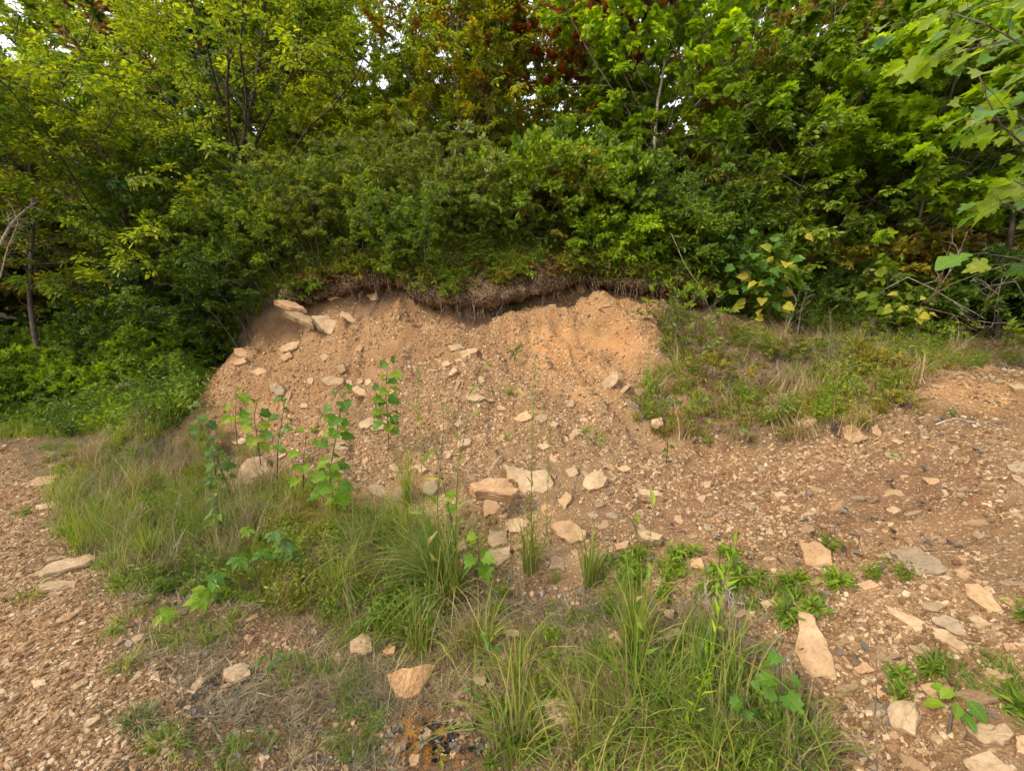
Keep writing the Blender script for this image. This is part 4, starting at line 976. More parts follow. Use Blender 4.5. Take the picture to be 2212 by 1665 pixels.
ML = {
 'yellowgreen': mat_leaf("yellow_green_leaves", [(0.123,0.188,0.013), (0.201,0.282,0.015), (0.290,0.356,0.019), (0.379,0.394,0.023)], .42),
 'yg_red': mat_leaf("yellow_green_leaves_turning", [(0.156,0.206,0.015), (0.245,0.290,0.019), (0.345,0.347,0.023), (0.425,0.300,0.025)], .42, patch=((.26,.09,.02), .03)),
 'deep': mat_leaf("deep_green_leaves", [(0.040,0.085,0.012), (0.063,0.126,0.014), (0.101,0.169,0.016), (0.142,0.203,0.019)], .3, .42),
 'mid': mat_leaf("mid_green_leaves", [(0.079,0.140,0.013), (0.123,0.206,0.015), (0.178,0.263,0.018), (0.268,0.319,0.025)], .36),
 'bright': mat_leaf("bright_green_leaves", [(0.129,0.236,0.012), (0.195,0.327,0.014), (0.282,0.399,0.017), (0.366,0.453,0.025)], .45),
 'olive': mat_leaf("olive_leaves", [(0.121,0.135,0.017), (0.181,0.194,0.020), (0.262,0.236,0.029), (0.343,0.254,0.035)], .35, patch=((.22,.10,.05), .0)),
 'brown': mat_leaf("browning_leaves", [(0.132,0.119,0.027), (0.215,0.127,0.041), (0.264,0.112,0.041), (0.165,0.176,0.041)], .35, patch=((.20,.075,.04), .06)),
 'red': mat_leaf("red_and_orange_leaves", [(.16,.05,.02), (.22,.10,.02), (.10,.12,.02), (.28,.06,.03), (.12,.14,.02)], .42, patch=((.50,.025,.03), .0)),
 'bluegreen': mat_leaf("grey_green_leaves", [(0.083,0.128,0.020), (0.141,0.188,0.030), (0.213,0.256,0.040), (0.307,0.325,0.053)], .3, .4),
 'yellow': mat_leaf("yellowing_leaves", [(.25,.30,.03), (.38,.36,.03), (.46,.34,.04), (.18,.26,.03)], .45),
}

def tree(name, path, r0, L, n_limb, mat, shape=ELL, lf=.075, lw=.75, label="", cat="tree", group=None, f0=.15, ang=1.1, rise=.25, sub=9, twig=5, per=7, bark=None,
         seed=0, droop=.25, limb_parts=0, stems=None, gone=None, thin=1.0, up=1.0):
    g = np.random.default_rng(seed + 1000)
    if group is None: lf *= .78
    path = np.array(path, float)
    # resample trunk
    d = np.r_[0, np.cumsum(np.linalg.norm(np.diff(path, axis=0), axis=1))]; s_ = np.linspace(0, d[-1], 18)
    tr = np.stack([np.interp(s_, d, path[:, i]) for i in range(3)], -1); tr += np.cumsum(g.normal(0, .012, tr.shape), 0) * (r0 * 12 + .3) * np.linspace(0, 1, 18)[:, None]
    base = tr[0]
    root = thing(name, base, label, cat, group)
    bk = bark or M_bark
    tg = Geo(); tg.add(*tubes(tr[None], r0, r0 * .18, 8)); H = d[-1]
    link("trunk", tg.mesh("trunk", base, True), root, bk)
    limbs, Ll = spawn(tr[None], n_limb, f0, .99, L, ang, 8, rise, True, g, .62, .035)
    rad = Ll / L * r0 * .30 + .003
    lg = Geo()
    if limb_parts:
        o_ = np.argsort(-Ll)[:limb_parts]
        for k in o_:
            q = Geo(); q.add(*tubes(limbs[k:k + 1], rad[k], rad[k] * .2, 5)); link("limb", q.mesh("limb", base, True), root, M_bark if bk in (M_bark_pale, M_bark_mid) else bk)
        rest = np.setdiff1d(np.arange(len(Ll)), o_)
    else: rest = np.arange(len(Ll))
    if len(rest): lg.add(*tubes(limbs[rest], rad[rest], rad[rest] * .2, 4))
    s1, L1 = spawn(limbs, sub, .12, 1.0, Ll * .42, .85, 5, -.06, False, g, .45, .04)
    lg.add(*tubes(s1, L1 / L * r0 * .22 + .0015, .0012, 3))
    s2, L2 = spawn(s1, twig, .1, 1.0, L1 * .5, .75, 3, -.10, False, g, .4, .03)
    keep = g.random(len(s2)) < thin * .34; s2 = s2[keep]
    o = link("branches", lg.mesh("branches", base), root, M_bark if bk in (M_bark_pale, M_bark_mid) else bk, kind="stuff")
    P0 = np.concatenate([s2[:, 0], s1[:, -1]]) - base; D = np.concatenate([s2[:, -1] - s2[:, 0], s1[:, -1] - s1[:, -2]])
    ln = float(np.clip(np.median(L2) * 1.3, lf * 2, lf * 5.5))
    spray_cloud("crown", P0, D, spray_lib(shape, mat, lf, lw, ln, per, droop, .45, up), g, root)
    return root
def dup(root, loc, rz, sc, label=None):
    r = root.copy(); scene.collection.objects.link(r); r.location = loc; r.rotation_euler = (0, 0, rz); r.scale = (sc, sc, sc)
    if label: r["label"] = label
    for ch in list(root.children):
        c = ch.copy(); scene.collection.objects.link(c); c.parent = r
    return r
def traced(pts, Y, y2=None):
    """a trunk measured in the photograph at distance Y, carried down to the ground"""
    y2 = y2 or Y; n = len(pts)
    P = [at_depth(u, v, Y + (y2 - Y) * i / (n - 1)) for i, (u, v) in enumerate(pts)]
    b_ = P[0].copy(); gz = float(ground_z(b_[0], b_[1]))
    if gz < b_[2] - .05: b_[2] = gz - .05; P = [b_] + P
    return P

# ------------------------------------------------------------------ the trees one can tell apart
GT = None
tree("broadleaf_tree", traced([(497,500),(520,400),(514,345),(535,260),(548,190),(565,60),(575,-80)], 7.8, 8.4), .075, 4.2, 34, ML['yellowgreen'], lf=.085, label="yellow-green tree with a dark forked trunk, left of the bare bank", f0=.30, ang=1.05, rise=.22, sub=10, twig=6, per=7, bark=M_bark_dark, seed=1, limb_parts=10, droop=.1)
tree("broadleaf_tree", traced([(300,560),(270,420),(215,300),(140,200),(40,90)], 7.4, 6.4), .05, 3.2, 22, ML['yellowgreen'], lf=.085, label="leaning green tree whose limbs sweep out to the upper left corner", f0=.2, ang=1.0, rise=.15, sub=9, twig=6, per=7, bark=M_bark_dark, seed=2, limb_parts=5, droop=.1)
tree("broadleaf_tree", traced([(745,470),(752,380),(760,320),(752,270)], 8.6), .05, 2.3, 24, ML['yellowgreen'], lf=.07, label="slim yellow-green tree below the sky gap left of centre", f0=.12, sub=8, twig=5, per=7, seed=3)
tree("broadleaf_tree", traced([(975,440),(978,360),(990,290),(1000,230),(975,150),(990,80),(1010,-30)], 8.0), .045, 2.15, 28, ML['yg_red'], lf=.075, label="centre tree with a thin pale crooked trunk and leaves turning orange", f0=.2, ang=.75, rise=.4, sub=8, twig=5, per=7, bark=M_bark_pale, seed=4, limb_parts=6, thin=.85)
tree("sapling_tree", traced([(1025,440),(1022,380),(1028,250),(1045,150),(1055,20)], 8.4), .025, 2.0, 24, ML['yellowgreen'], lf=.07, label="straight dark-stemmed young tree just right of the pale crooked one", f0=.15, ang=.6, rise=.3, sub=8, twig=5, per=7, bark=M_bark_dark, seed=5)
tree("maple_tree", traced([(1240,480),(1245,330),(1255,200),(1285,100),(1320,-20)], 8.6, 8.2), .04, 2.1, 26, ML['red'], LOB, .085, .95, label="maple with red and orange autumn leaves near the top centre", f0=.45, ang=.8, rise=.35, sub=7, twig=4, per=6, seed=6, limb_parts=4, thin=.8)
tree("oak_tree", traced([(1398,525),(1402,440),(1410,360),(1420,230),(1432,150),(1440,20),(1450,-60)], 7.2), .04, 2.4, 28, ML['bright'], OAK, .12, .95, label="young oak with a slender whitish trunk and bright lobed leaves", f0=.30, ang=.95, rise=.25, sub=6, twig=4, per=5, bark=M_bark_pale, seed=7, limb_parts=6)
tree("willow_leaved_tree", traced([(1560,470),(1570,380),(1590,290),(1600,200)], 7.6), .03, 1.7, 26, ML['olive'], LAN, .13, .22, label="tree with long narrow drooping leaves right of the young oak", f0=.15, ang=.9, rise=.3, sub=7, twig=5, per=8, seed=8, droop=.8)
tree("broadleaf_tree", traced([(1705,520),(1722,440),(1745,380),(1760,300),(1740,180)], 6.6), .03, 2.0, 24, ML['mid'], ELL, .10, .8, label="grey-green tree with a thin leaning pale stem right of centre", f0=.15, sub=6, twig=5, per=5, seed=9, bark=M_bark_mid, limb_parts=4)
tree("tulip_tree", traced([(1975,520),(1990,440),(2010,350),(2018,300),(2045,200),(2110,90),(2150,-20)], 6.1, 5.3), .030, 2.1, 28, ML['bright'], LOB, .13, .95, label="broad-leaved tree with a pale kinked trunk at the upper right", f0=.25, ang=.95, rise=.3, sub=6, twig=4, per=5, bark=M_bark_mid, seed=10, limb_parts=6)
tree("tulip_tree", traced([(1940,530),(1950,440),(1935,300),(1900,150),(1880,40)], 6.4), .03, 2.1, 24, ML['mid'], LOB, .11, .95, label="darker broad-leaved tree directly left of the pale kinked trunk", f0=.15, sub=6, twig=5, per=5, seed=11)
tree("broadleaf_tree", traced([(2180,560),(2200,400),(2230,200),(2260,20)], 5.6), .035, 2.2, 24, ML['bright'], LOB, .13, .9, label="bright leafy tree at the right edge behind the drooping giant leaves", f0=.12, sub=6, twig=5, per=5, seed=12)
tree("oak_tree", traced([(1330,500),(1335,400),(1320,290),(1330,190)], 7.9), .028, 1.6, 22, ML['mid'], OAK, .11, .9, label="mid-green small oak left of the slender whitish trunk", f0=.1, sub=6, twig=5, per=5, seed=13)
tree("broadleaf_tree", traced([(1790,520),(1800,400),(1790,280),(1800,150),(1810,20)], 8.2), .04, 2.3, 24, ML['olive'], LOB, .10, .9, label="olive tree tinged with orange behind the thin leaning pale stem", f0=.15, sub=7, twig=5, per=5, seed=14)
tree("maple_tree", traced([(1130,500),(1135,380),(1120,250),(1130,150),(1120,30)], 9.2), .04, 2.2, 24, ML['yg_red'], ELL, .08, .8, label="yellowish tree beneath the tall white trunks at top centre", f0=.1, sub=7, twig=5, per=7, seed=15)
tree("broadleaf_tree", traced([(60,640),(70,500),(60,350),(20,220)], 7.5, 7.0), .05, 3.0, 24, ML['mid'], ELL, .09, .75, label="green tree at the left edge above the dark hollow", f0=.42, ang=1.15, rise=.05, sub=9, twig=5, per=7, seed=16, droop=.15)
tree("broadleaf_tree", traced([(625,520),(632,400),(640,250),(648,80),(650,-50)], 9.4), .055, 2.2, 26, ML['mid'], ELL, .08, .75, label="taller mid-green tree rising behind the forked yellow-green one", f0=.2, sub=9, twig=5, per=7, seed=17, bark=M_bark_dark)
tree("broadleaf_tree", traced([(870,480),(868,380),(885,290),(905,210)], 8.9), .04, 1.8, 26, ML['yellowgreen'], ELL, .072, .75, label="bushy yellow-green tree left of the centre tree's pale crooked trunk", f0=.1, sub=8, twig=5, per=7, seed=18)
tree("oak_tree", traced([(1480,470),(1490,360),(1500,250),(1510,120),(1520,10)], 8.6), .035, 2.0, 24, ML['bright'], OAK, .11, .9, label="bright oak crown between the whitish trunk and the narrow-leaved tree", f0=.2, sub=6, twig=5, per=5, seed=19)
tree("broadleaf_tree", traced([(170,600),(150,460),(160,380),(180,300)], 9.0), .05, 2.6, 24, ML['olive'], ELL, .085, .75, label="browning tree in the gap between the two left-hand green trees", f0=.2, sub=8, twig=5, per=7, seed=20)
tree("broadleaf_tree", traced([(420,600),(400,520),(395,450),(390,380)], 7.2), .035, 1.8, 22, ML['deep'], ELL, .085, .8, label="low dark green tree beneath the forked tree's left limbs", f0=.1, ang=1.2, rise=.05, sub=8, twig=5, per=7, seed=21)
tree("shrubby_tree", traced([(1620,520),(1640,450),(1650,380),(1640,300)], 6.9), .022, 1.3, 22, ML['mid'], ELL, .085, .8, label="dense bushy small tree under the narrow drooping leaves", f0=.08, sub=6, twig=5, per=6, seed=22)

# pale far trunks
for (pts, Y, lab) in [([(1163,330),(1160,200),(1170,60),(1175,-120)], 17, "left of two tall white trunks far back at top centre"), ([(1186,330),(1190,200),(1184,60),(1190,-120)], 18, "right of two tall white trunks far back at top centre"),
                      ([(272,500),(275,300),(282,150),(285,-60)], 13, "tall thin reddish trunk far back on the left"), ([(806,500),(808,300),(805,150),(800,-60)], 14, "tall dark trunk far back by the sky gap")]:
    tree("tall_tree", traced(pts, Y), .16, 3.0, 14, ML['brown' if 'red' in lab else 'mid'], ELL, .14, .8, label=lab, f0=.55, sub=7, twig=5, per=5, bark=M_bark_pale if 'white' in lab else M_bark_dark, seed=int(pts[0][0]), thin=.7)

# far trees, copies of five kinds
protos = []
for i, (mt, sh, lf) in enumerate([('mid', ELL, .15), ('deep', ELL, .14), ('olive', ELL, .14), ('brown', ELL, .14), ('yellowgreen', ELL, .15), ('deep', LOB, .16)]):
    H = 9 + i % 3; pth = [(0, 0, 0), (.1, 0, H * .3), (-.1, .1, H * .6), (.1, 0, H)]
    protos.append(tree("forest_tree", pth, .13, 3.6, 30, ML[mt], sh, lf, .8, label="tall broadleaf tree", group="trees far back in the wood", f0=.12, sub=8, twig=5, per=5, seed=60 + i))
far = [(-13,12.5,1,.75),(-17,10,2,.85),(-11,15,3,1.15),(-8,13,5,.85),(-15,17,0,1.2),(-7.4,17,2,.65),(-3,15,5,.5),(0,14.5,1,.65),(3,15,0,.70),(6,13.5,3,1.05),(9,13,2,.8),(8.5,9.5,1,.8),
       (12,10,0,1.0),(14,7,5,.9),(11,6.5,4,.75),(-5,22,3,.5),(4,22,3,.6),(9,20,3,.7),(-11,22,2,1.2),(15,16,2,1.2),(-20,14,5,1.0),(-22,20,0,1.0),(0,25,0,.55),(18,10,0,1.1),
       (-1,30,5,.9),(7,28,0,1.1),(-9,30,5,.8),(-16,28,1,1.3),(14,26,2,1.3),(-24,8,1,1.1),(22,14,5,1.2),(-12.5,9.3,5,.6),(-10.3,11,1,.62),(5.2,10.5,1,.6),(2.2,11.5,5,.55),(-1.6,11.5,1,.55),(-4.6,11,5,.65),(7.5,7.6,5,.5),(9.6,8.2,1,.55)]
names6 = ["mid-green", "dark green", "olive", "browning", "yellow-green", "dark broad-leaved"]
usedp = set()
for k, (x, y, i, s_) in enumerate(far):
    z = float(ground_z(x, y)) - .1
    side = "left" if x < -5 else ("right" if x > 5 else "middle")
    lab = f"{names6[i]} tall tree far back in the wood on the {side}" if side != "middle" else f"{names6[i]} tall tree far back in the wood behind the bank"
    if i not in usedp:
        usedp.add(i); o = protos[i]; o.location = (x, y, z); o.scale = (s_,) * 3; o.rotation_euler = (0, 0, k * 1.3); o["label"] = lab
    else: dup(protos[i], (x, y, z), k * 1.3, s_, lab)

# the wood beyond, read as one mass of leaves
g = np.random.default_rng(404); n = 3800
ax = np.radians(g.uniform(-66, 66, n)); rr = 13 + 30 * g.random(n) ** 1.3; wx, wy = rr * np.sin(ax), rr * np.cos(ax)
wz = ground_z(wx, wy); hh = (2.8 + rr * .11 + 2.5 * fbm(wx * .25, wy * .25, 3)) * (g.random(n) ** .85)
az = g.random(n) * 6.28; D = np.stack([np.cos(az), np.sin(az), g.normal(-.1, .3, n)], -1)
sel = g.random(n)
for k_, (mt, lo, hi, lab) in enumerate([('deep', 0, .45, "dark far wood behind everything"), ('mid', .45, .75, "mid-green far wood behind everything"), ('olive', .75, 1.01, "olive far wood behind everything")]):
    m_ = (sel >= lo) & (sel < hi)
    o = spray_cloud("distant_wood", np.stack([wx, wy, wz + hh], -1)[m_], D[m_], spray_lib(ELL, ML[mt], .16, .8, .5, 8), g, smin=1.2, smax=2.4); o["label"] = lab
# ------------------------------------------------------------------ shrubs
def shrub(name, u, v, Y, h, w, mat, shape=ELL, lf=.05, lw=.6, label="", seed=0, stems=9, sub=10, twig=5, per=6, cat="shrub", group=None, base=None, spread=.55, droop=.15, bark=None, up=.7):
    g = np.random.default_rng(seed + 3000)
    lf *= .85 if h > .2 else .6
    if base is None:
        p = at_depth(u, v, Y); b_ = np.array([p[0], p[1], float(ground_z(p[0], p[1]))]); 
    else: b_ = np.array(base, float)
    root = thing(name, b_, label, cat, group)
    az = np.arange(stems) * 2.4 + g.normal(0, .3, stems); rr = w * .5 * np.sqrt((np.arange(stems) + .5) / stems)
    K = 6; s_ = np.linspace(0, 1, K)[None, :, None]
    top = np.stack([rr * np.cos(az) * (1 + spread), rr * np.sin(az) * (1 + spread), h * g.uniform(.55, 1.05, stems) * (1 - .35 * (rr / (w * .5)) ** 2)], -1)
    bs = np.stack([rr * np.cos(az) * .35, rr * np.sin(az) * .35, 0 * rr], -1)
    # start every stem on the ground it stands on
    bs[:, 2] = ground_z(b_[0] + bs[:, 0], b_[1] + bs[:, 1]) - b_[2] - .02
    P = bs[:, None] + (top - bs)[:, None] * s_ ** np.array([1.3, 1.3, .9]) + np.cumsum(g.normal(0, .012, (stems, K, 3)), 1) * h
    q = Geo(); q.add(*tubes(P, .006 + .006 * h, .002, 4))
    s1, L1 = spawn(P, sub, .22, 1.0, h * .30 + w * .12, .8, 4, .05, True, g, .5, .05)
    q.add(*tubes(s1, .0025, .0012, 3))
    s2, L2 = spawn(s1, twig, .15, 1.0, L1 * .5, .7, 3, .05, False, g, .4, .05)
    link("stems", q.mesh("stems"), root, bark or M_bark)
    s2 = s2[g.random(len(s2)) < .42]
    P0 = np.concatenate([s2[:, 0], s1[:, -1], P[:, -1]]); D = np.concatenate([s2[:, -1] - s2[:, 0], s1[:, -1] - s1[:, -2], P[:, -1] - P[:, -2]])
    spray_cloud("foliage", P0, D, spray_lib(shape, mat, lf, lw, lf * (2.6 if shape is not LAN else 1.6), per, droop, .6, up, fork=h > .5), g, root, upj=.5)
    return root
B, D_, O_, Y_, MI, BR = 'bluegreen', 'deep', 'olive', 'yellow', 'mid', 'bright'
sh = [
 # along the top of the bank, left to right
 (560,690,6.9,1.0,1.5,D_,ELL,.06,.7,"dark green bush at the left shoulder of the bank"),
 (610,640,6.8,1.3,1.5,MI,ELL,.06,.6,"mid-green bush above the jutting ledges"),
 (690,610,6.6,1.5,1.5,B,LAN,.085,.28,"grey-green narrow-leaved bush at the left of the bank top"),
 (640,560,7.4,1.6,1.6,MI,ELL,.06,.6,"rounded green bush behind the narrow-leaved one"),
 (780,600,6.5,1.1,1.3,MI,ELL,.055,.6,"green bush above the dry turf left of the overhang"),
 (850,560,6.9,1.5,1.4,B,ELL,.055,.6,"fresh bush left of the thickest overhang"),
 (925,600,6.2,.9,1.1,MI,ELL,.055,.6,"fresh clump directly on the thickest overhang"),
 (985,570,6.6,1.2,1.2,B,LAN,.07,.28,"narrow-leaved clump behind the thickest overhang"),
 (1050,560,6.6,1.3,1.3,B,LAN,.075,.25,"grey-green willowy clump on the middle of the bank top"),
 (1110,580,6.5,.9,1.1,MI,ELL,.055,.6,"low green bush right of the willowy clump"),
 (1170,560,6.7,1.3,1.3,MI,OAK,.08,.85,"oak sprout with broad leaves above the orange clay"),
 (1235,565,6.6,1.1,1.1,O_,LAN,.07,.3,"yellowish narrow-leaved clump above the orange clay"),
 (1290,550,6.7,1.3,1.3,MI,OAK,.08,.85,"lobed-leaf bush left of the whitish trunk"),
 (1340,590,6.3,.7,.9,BR,ELL,.06,.6,"low bright sprig on the turf below the lobed-leaf bush"),
 (1390,560,6.6,1.1,1.2,D_,ELL,.06,.7,"dark bush around the whitish trunk's foot"),
 (1450,590,6.3,.8,1.0,MI,ELL,.06,.7,"green bush at the right end of the overhang"),
 (1500,560,6.5,1.2,1.3,D_,ELL,.07,.7,"dark bush behind the dead leaning twig"),
 (1560,600,6.5,.8,1.1,MI,ELL,.07,.7,"leafy bush left of the yellowing sapling"),
 (1600,530,7.1,1.3,1.4,MI,ELL,.07,.7,"bush behind the yellowing sapling"),
 (1750,590,6.6,.7,1.3,D_,ELL,.06,.6,"dark low bush between the two yellowing saplings"),
 (1830,600,6.3,.5,1.1,B,LAN,.07,.35,"low narrow-leaved patch between the yellowing saplings"),
 (1880,540,6.8,1.2,1.5,O_,LOB,.09,.9,"brownish bush behind the second yellowing sapling"),
 (1990,560,6.5,1.0,1.5,D_,LOB,.09,.9,"dark bush behind the arching dead canes"),
 (2100,580,6.0,.9,1.3,D_,ELL,.08,.8,"dark bush at the far right behind the arching canes"),
 (2200,540,6.2,1.3,1.4,O_,LOB,.09,.9,"reddish-green bush at the right edge above the canes"),
 # a second rank
 (720,520,8.0,1.33,1.9,MI,ELL,.07,.65,"tall bush under the slim tree below the sky gap"),
 (840,500,8.0,1.18,1.7,D_,ELL,.07,.65,"dark bush behind the bank left of centre"),
 (950,500,7.6,1.11,1.5,O_,ELL,.06,.5,"olive bush around the pale crooked trunk's foot"),
 (1060,490,7.8,1.33,1.6,MI,ELL,.08,.5,"large-leaved bush right of the pale crooked trunk"),
 (1180,470,7.8,1.41,1.7,MI,ELL,.10,.45,"long-leaved bush below the maple"),
 (1290,460,8.0,1.18,1.5,MI,ELL,.08,.7,"green bush between the maple and the whitish trunk"),
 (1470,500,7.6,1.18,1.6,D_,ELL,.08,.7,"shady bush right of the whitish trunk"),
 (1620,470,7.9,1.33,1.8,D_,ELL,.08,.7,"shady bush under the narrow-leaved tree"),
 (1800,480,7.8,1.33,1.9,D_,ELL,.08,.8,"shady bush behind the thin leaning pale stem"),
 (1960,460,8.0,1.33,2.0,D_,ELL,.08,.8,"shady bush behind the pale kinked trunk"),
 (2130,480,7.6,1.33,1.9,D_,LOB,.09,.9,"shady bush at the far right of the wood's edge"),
 # the dark left flank
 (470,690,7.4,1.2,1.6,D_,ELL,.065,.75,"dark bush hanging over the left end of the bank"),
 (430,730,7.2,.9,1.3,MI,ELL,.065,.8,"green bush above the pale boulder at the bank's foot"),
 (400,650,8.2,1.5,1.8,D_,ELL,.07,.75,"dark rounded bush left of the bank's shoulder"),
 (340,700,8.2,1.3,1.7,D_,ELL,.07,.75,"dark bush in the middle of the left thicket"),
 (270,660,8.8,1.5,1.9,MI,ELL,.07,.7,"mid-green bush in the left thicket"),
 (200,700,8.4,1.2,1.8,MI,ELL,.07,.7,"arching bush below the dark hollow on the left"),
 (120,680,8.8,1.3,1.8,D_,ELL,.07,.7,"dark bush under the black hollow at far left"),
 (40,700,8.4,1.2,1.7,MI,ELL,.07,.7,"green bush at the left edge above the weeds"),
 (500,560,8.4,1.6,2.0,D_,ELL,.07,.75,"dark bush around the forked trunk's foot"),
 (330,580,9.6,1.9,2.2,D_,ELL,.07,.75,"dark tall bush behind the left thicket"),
 # weeds in front on the left
 (380,800,7.2,.7,1.0,MI,ELL,.07,.75,"leafy weed bush left of the pale boulder"),
 (310,800,7.4,.9,1.2,MI,ELL,.06,.7,"leafy weed bush in the middle of the left weeds"),
 (230,810,7.2,.85,1.2,BR,ELL,.055,.5,"feathery bright weed bush in the left weeds"),
 (150,800,7.6,1.1,1.3,MI,LAN,.08,.3,"tall narrow-leaved weeds at the left"),
 (70,820,7.2,.8,1.3,BR,ELL,.06,.6,"bright weeds near the left edge"),
 (10,830,6.9,.9,1.2,MI,ELL,.07,.7,"green weeds cut by the left edge"),
 (350,880,6.3,.30,.9,B,ELL,.05,.7,"low weed patch in front of the left weeds"),
 (250,880,6.6,.30,1.0,O_,ELL,.05,.7,"yellowish low weed patch behind the path"),
 (150,880,6.6,.25,1.0,MI,ELL,.05,.6,"low green weed patch at the far end of the path"),
 (40,890,6.4,.25,1.0,MI,LAN,.06,.3,"low grassy patch at the left end of the path"),
 # the right shoulder and terrace
 (1480,690,5.3,.45,.6,BR,ELL,.05,.5,"bright weed at the right edge of the bare bank"),
 (1500,770,4.8,.45,.45,B,LAN,.05,.35,"leafy weed clump on the right shoulder of the bank"),
 (1540,820,4.3,.36,.4,O_,LAN,.05,.35,"dense green weed below another on the bank's right shoulder"),
 (1490,880,3.95,.20,.42,MI,LAN,.045,.35,"green clump above the hanging white roots"),
 (1440,720,5.2,.30,.4,B,ELL,.045,.5,"small weed overlapping the orange clay"),
 (1700,780,4.7,.3,.35,O_,LAN,.05,.3,"grassy weed clump in the middle of the terrace"),
 (1870,790,4.2,.25,.3,O_,ELL,.05,.7,"blue-green leafy weed on the terrace"),
 (1960,680,5.3,.3,.6,MI,LAN,.06,.35,"green weeds below the second yellowing sapling"),
 (2130,720,5.2,.30,.9,BR,LAN,.07,.3,"bright grassy weeds at the right end of the terrace"),
 (1830,830,3.8,.12,.16,MI,LAN,.06,.3,"rosette weed at the terrace edge"),
 (1950,880,3.4,.10,.16,O_,LAN,.07,.35,"small weed at the brink right of the rosette"),
 (1280,950,3.65,.10,.22,BR,ELL,.03,.4,"little yellow-green sprig alone on the gravel slope"),
 (1110,775,4.9,.12,.16,B,ELL,.04,.5,"small bluish weed below the outcrop slab"),
]
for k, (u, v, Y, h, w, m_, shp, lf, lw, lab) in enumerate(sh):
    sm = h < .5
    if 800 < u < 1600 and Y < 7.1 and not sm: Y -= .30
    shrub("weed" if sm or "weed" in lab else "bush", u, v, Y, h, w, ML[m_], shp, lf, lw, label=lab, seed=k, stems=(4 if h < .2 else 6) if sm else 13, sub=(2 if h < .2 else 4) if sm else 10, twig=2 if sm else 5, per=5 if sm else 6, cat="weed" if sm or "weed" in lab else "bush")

# ------------------------------------------------------------------ grasses
def blades(bases, L, lean, w, g, K=6, az=None, stiff=1.6):
    n = len(bases); az = g.random(n) * 6.28 if az is None else az
    dh = np.stack([np.cos(az), np.sin(az), 0 * az], -1); s_ = np.linspace(0, 1, K)[None, :, None]
    L = L[:, None, None]; ln = lean[:, None, None]
    horiz = np.sin(ln * s_ ** 1.0 * 1.0) * s_ * L; vert = (np.cos(ln * s_ * 1.15)) * s_ * L
    if float(np.mean(lean)) > 1.25:      # dead stems lie straight, sagging onto the ground
        lt = np.clip(ln, .9, 1.5); horiz = np.sin(lt) * s_ * L; vert = np.cos(lt) * s_ * L - .04 * s_ ** 2 * L
    P = bases[:, None] + dh[:, None] * horiz + np.array([0, 0, 1.]) * vert
    P = P + np.cumsum(g.normal(0, .006, P.shape), 1) * L
    side = unit(np.cross(dh, [0, 0, 1.]) + dh * g.normal(0, .8, (n, 1)) )[:, None]
    ww = w[:, None, None] * np.array([.7, 1, 1, .8, .55, .06])[None, :, None] if K == 6 else w[:, None, None] * np.linspace(1, .1, K)[None, :, None]
    V = np.stack([P - side * ww, P + side * ww], 2).reshape(n, K * 2, 3)
    T = []
    for k in range(K - 1): T += [(2 * k, 2 * k + 1, 2 * k + 3), (2 * k, 2 * k + 3, 2 * k + 2)]
    T = np.array(T); TT = (T[None] + (np.arange(n) * 2 * K)[:, None, None]).reshape(-1, 3)
    return V.reshape(-1, 3), TT
M_grass = mat_blade("green_grass_blades", [(.09,.15,.02), (.13,.20,.025), (.18,.25,.03), (.24,.27,.05), (.36,.29,.12)], .35)
M_grass_b = mat_blade("bluish_grass_blades", [(.08,.12,.04), (.11,.16,.055), (.16,.20,.08), (.25,.24,.12)], .3)
M_straw = mat_blade("dry_straw", [(.15,.10,.055), (.24,.17,.10), (.34,.26,.155), (.44,.35,.22), (.17,.115,.075)], .15)
M_greystraw = mat_blade("grey_dead_stems", [(.12,.095,.08), (.2,.165,.14), (.28,.24,.2)], .1)

def tussock(u, v, n, L, spread, label, mat=None, lean=.9, w=.0028, seed=0, straw=.45, name="grass_tussock", bias=None):
    g = np.random.default_rng(seed + 5000); p = at1(u, v); root = thing(name, p, label, "grass")
    def grp(nm, m, LL, ln, mt, ww):
        a = g.random(m) * 6.28; r = spread * np.sqrt(g.random(m)); b_ = np.stack([r * np.cos(a), r * np.sin(a) , 0 * a], -1)
        b_[:, 2] = ground_z(p[0] + b_[:, 0], p[1] + b_[:, 1]) - p[2] - .01
        az = a + g.normal(0, .8, m)
        if bias is not None:
            k = g.random(m) < .5; az = np.where(k, bias + g.normal(0, .5, m), az)
        q = Geo(); q.add(*blades(b_, LL * g.uniform(.25, 1.2, m) ** .9, np.abs(g.normal(ln * .9, ln * .65, m)), ww * g.uniform(.6, 1.3, m), g, az=az)); link(nm, q.mesh(nm), root, mt, kind="stuff")
    grp("blades", n, L, lean, mat or M_grass, w)
    if straw: grp("dry_blades", int(n * straw), L * .55, lean * 1.5, M_straw, w * .9)
    return root
tussock(960,1290,330,.66,.10,"large arching green tussock in the middle foreground", lean=.85, seed=1, w=.0034, bias=2.9)
tussock(905,1190,200,.54,.11,"tussock behind and left of the large arching one", lean=.95, seed=2, bias=3.0)
tussock(800,1200,200,.48,.14,"fine bluish tussock spilling over left of the large arching one", M_grass_b, lean=1.1, seed=3, bias=3.1)
tussock(740,1290,120,.36,.06,"small thin tussock on the verge left of the knobbly rock", lean=.9, seed=4)
tussock(910,1400,150,.40,.06,"low green tussock below the large arching one", lean=1.0, seed=5)
tussock(330,1215,140,.30,.05,"upright dark green tuft on the left verge", lean=.3, seed=6, w=.003, straw=.6)
tussock(375,1225,60,.30,.04,"thin pale tuft right of the upright dark green one", M_grass_b, lean=.35, seed=7, straw=1.0)
tussock(880,1090,60,.55,.03,"sparse upright stalks left of the dark hollow", lean=.25, seed=8)
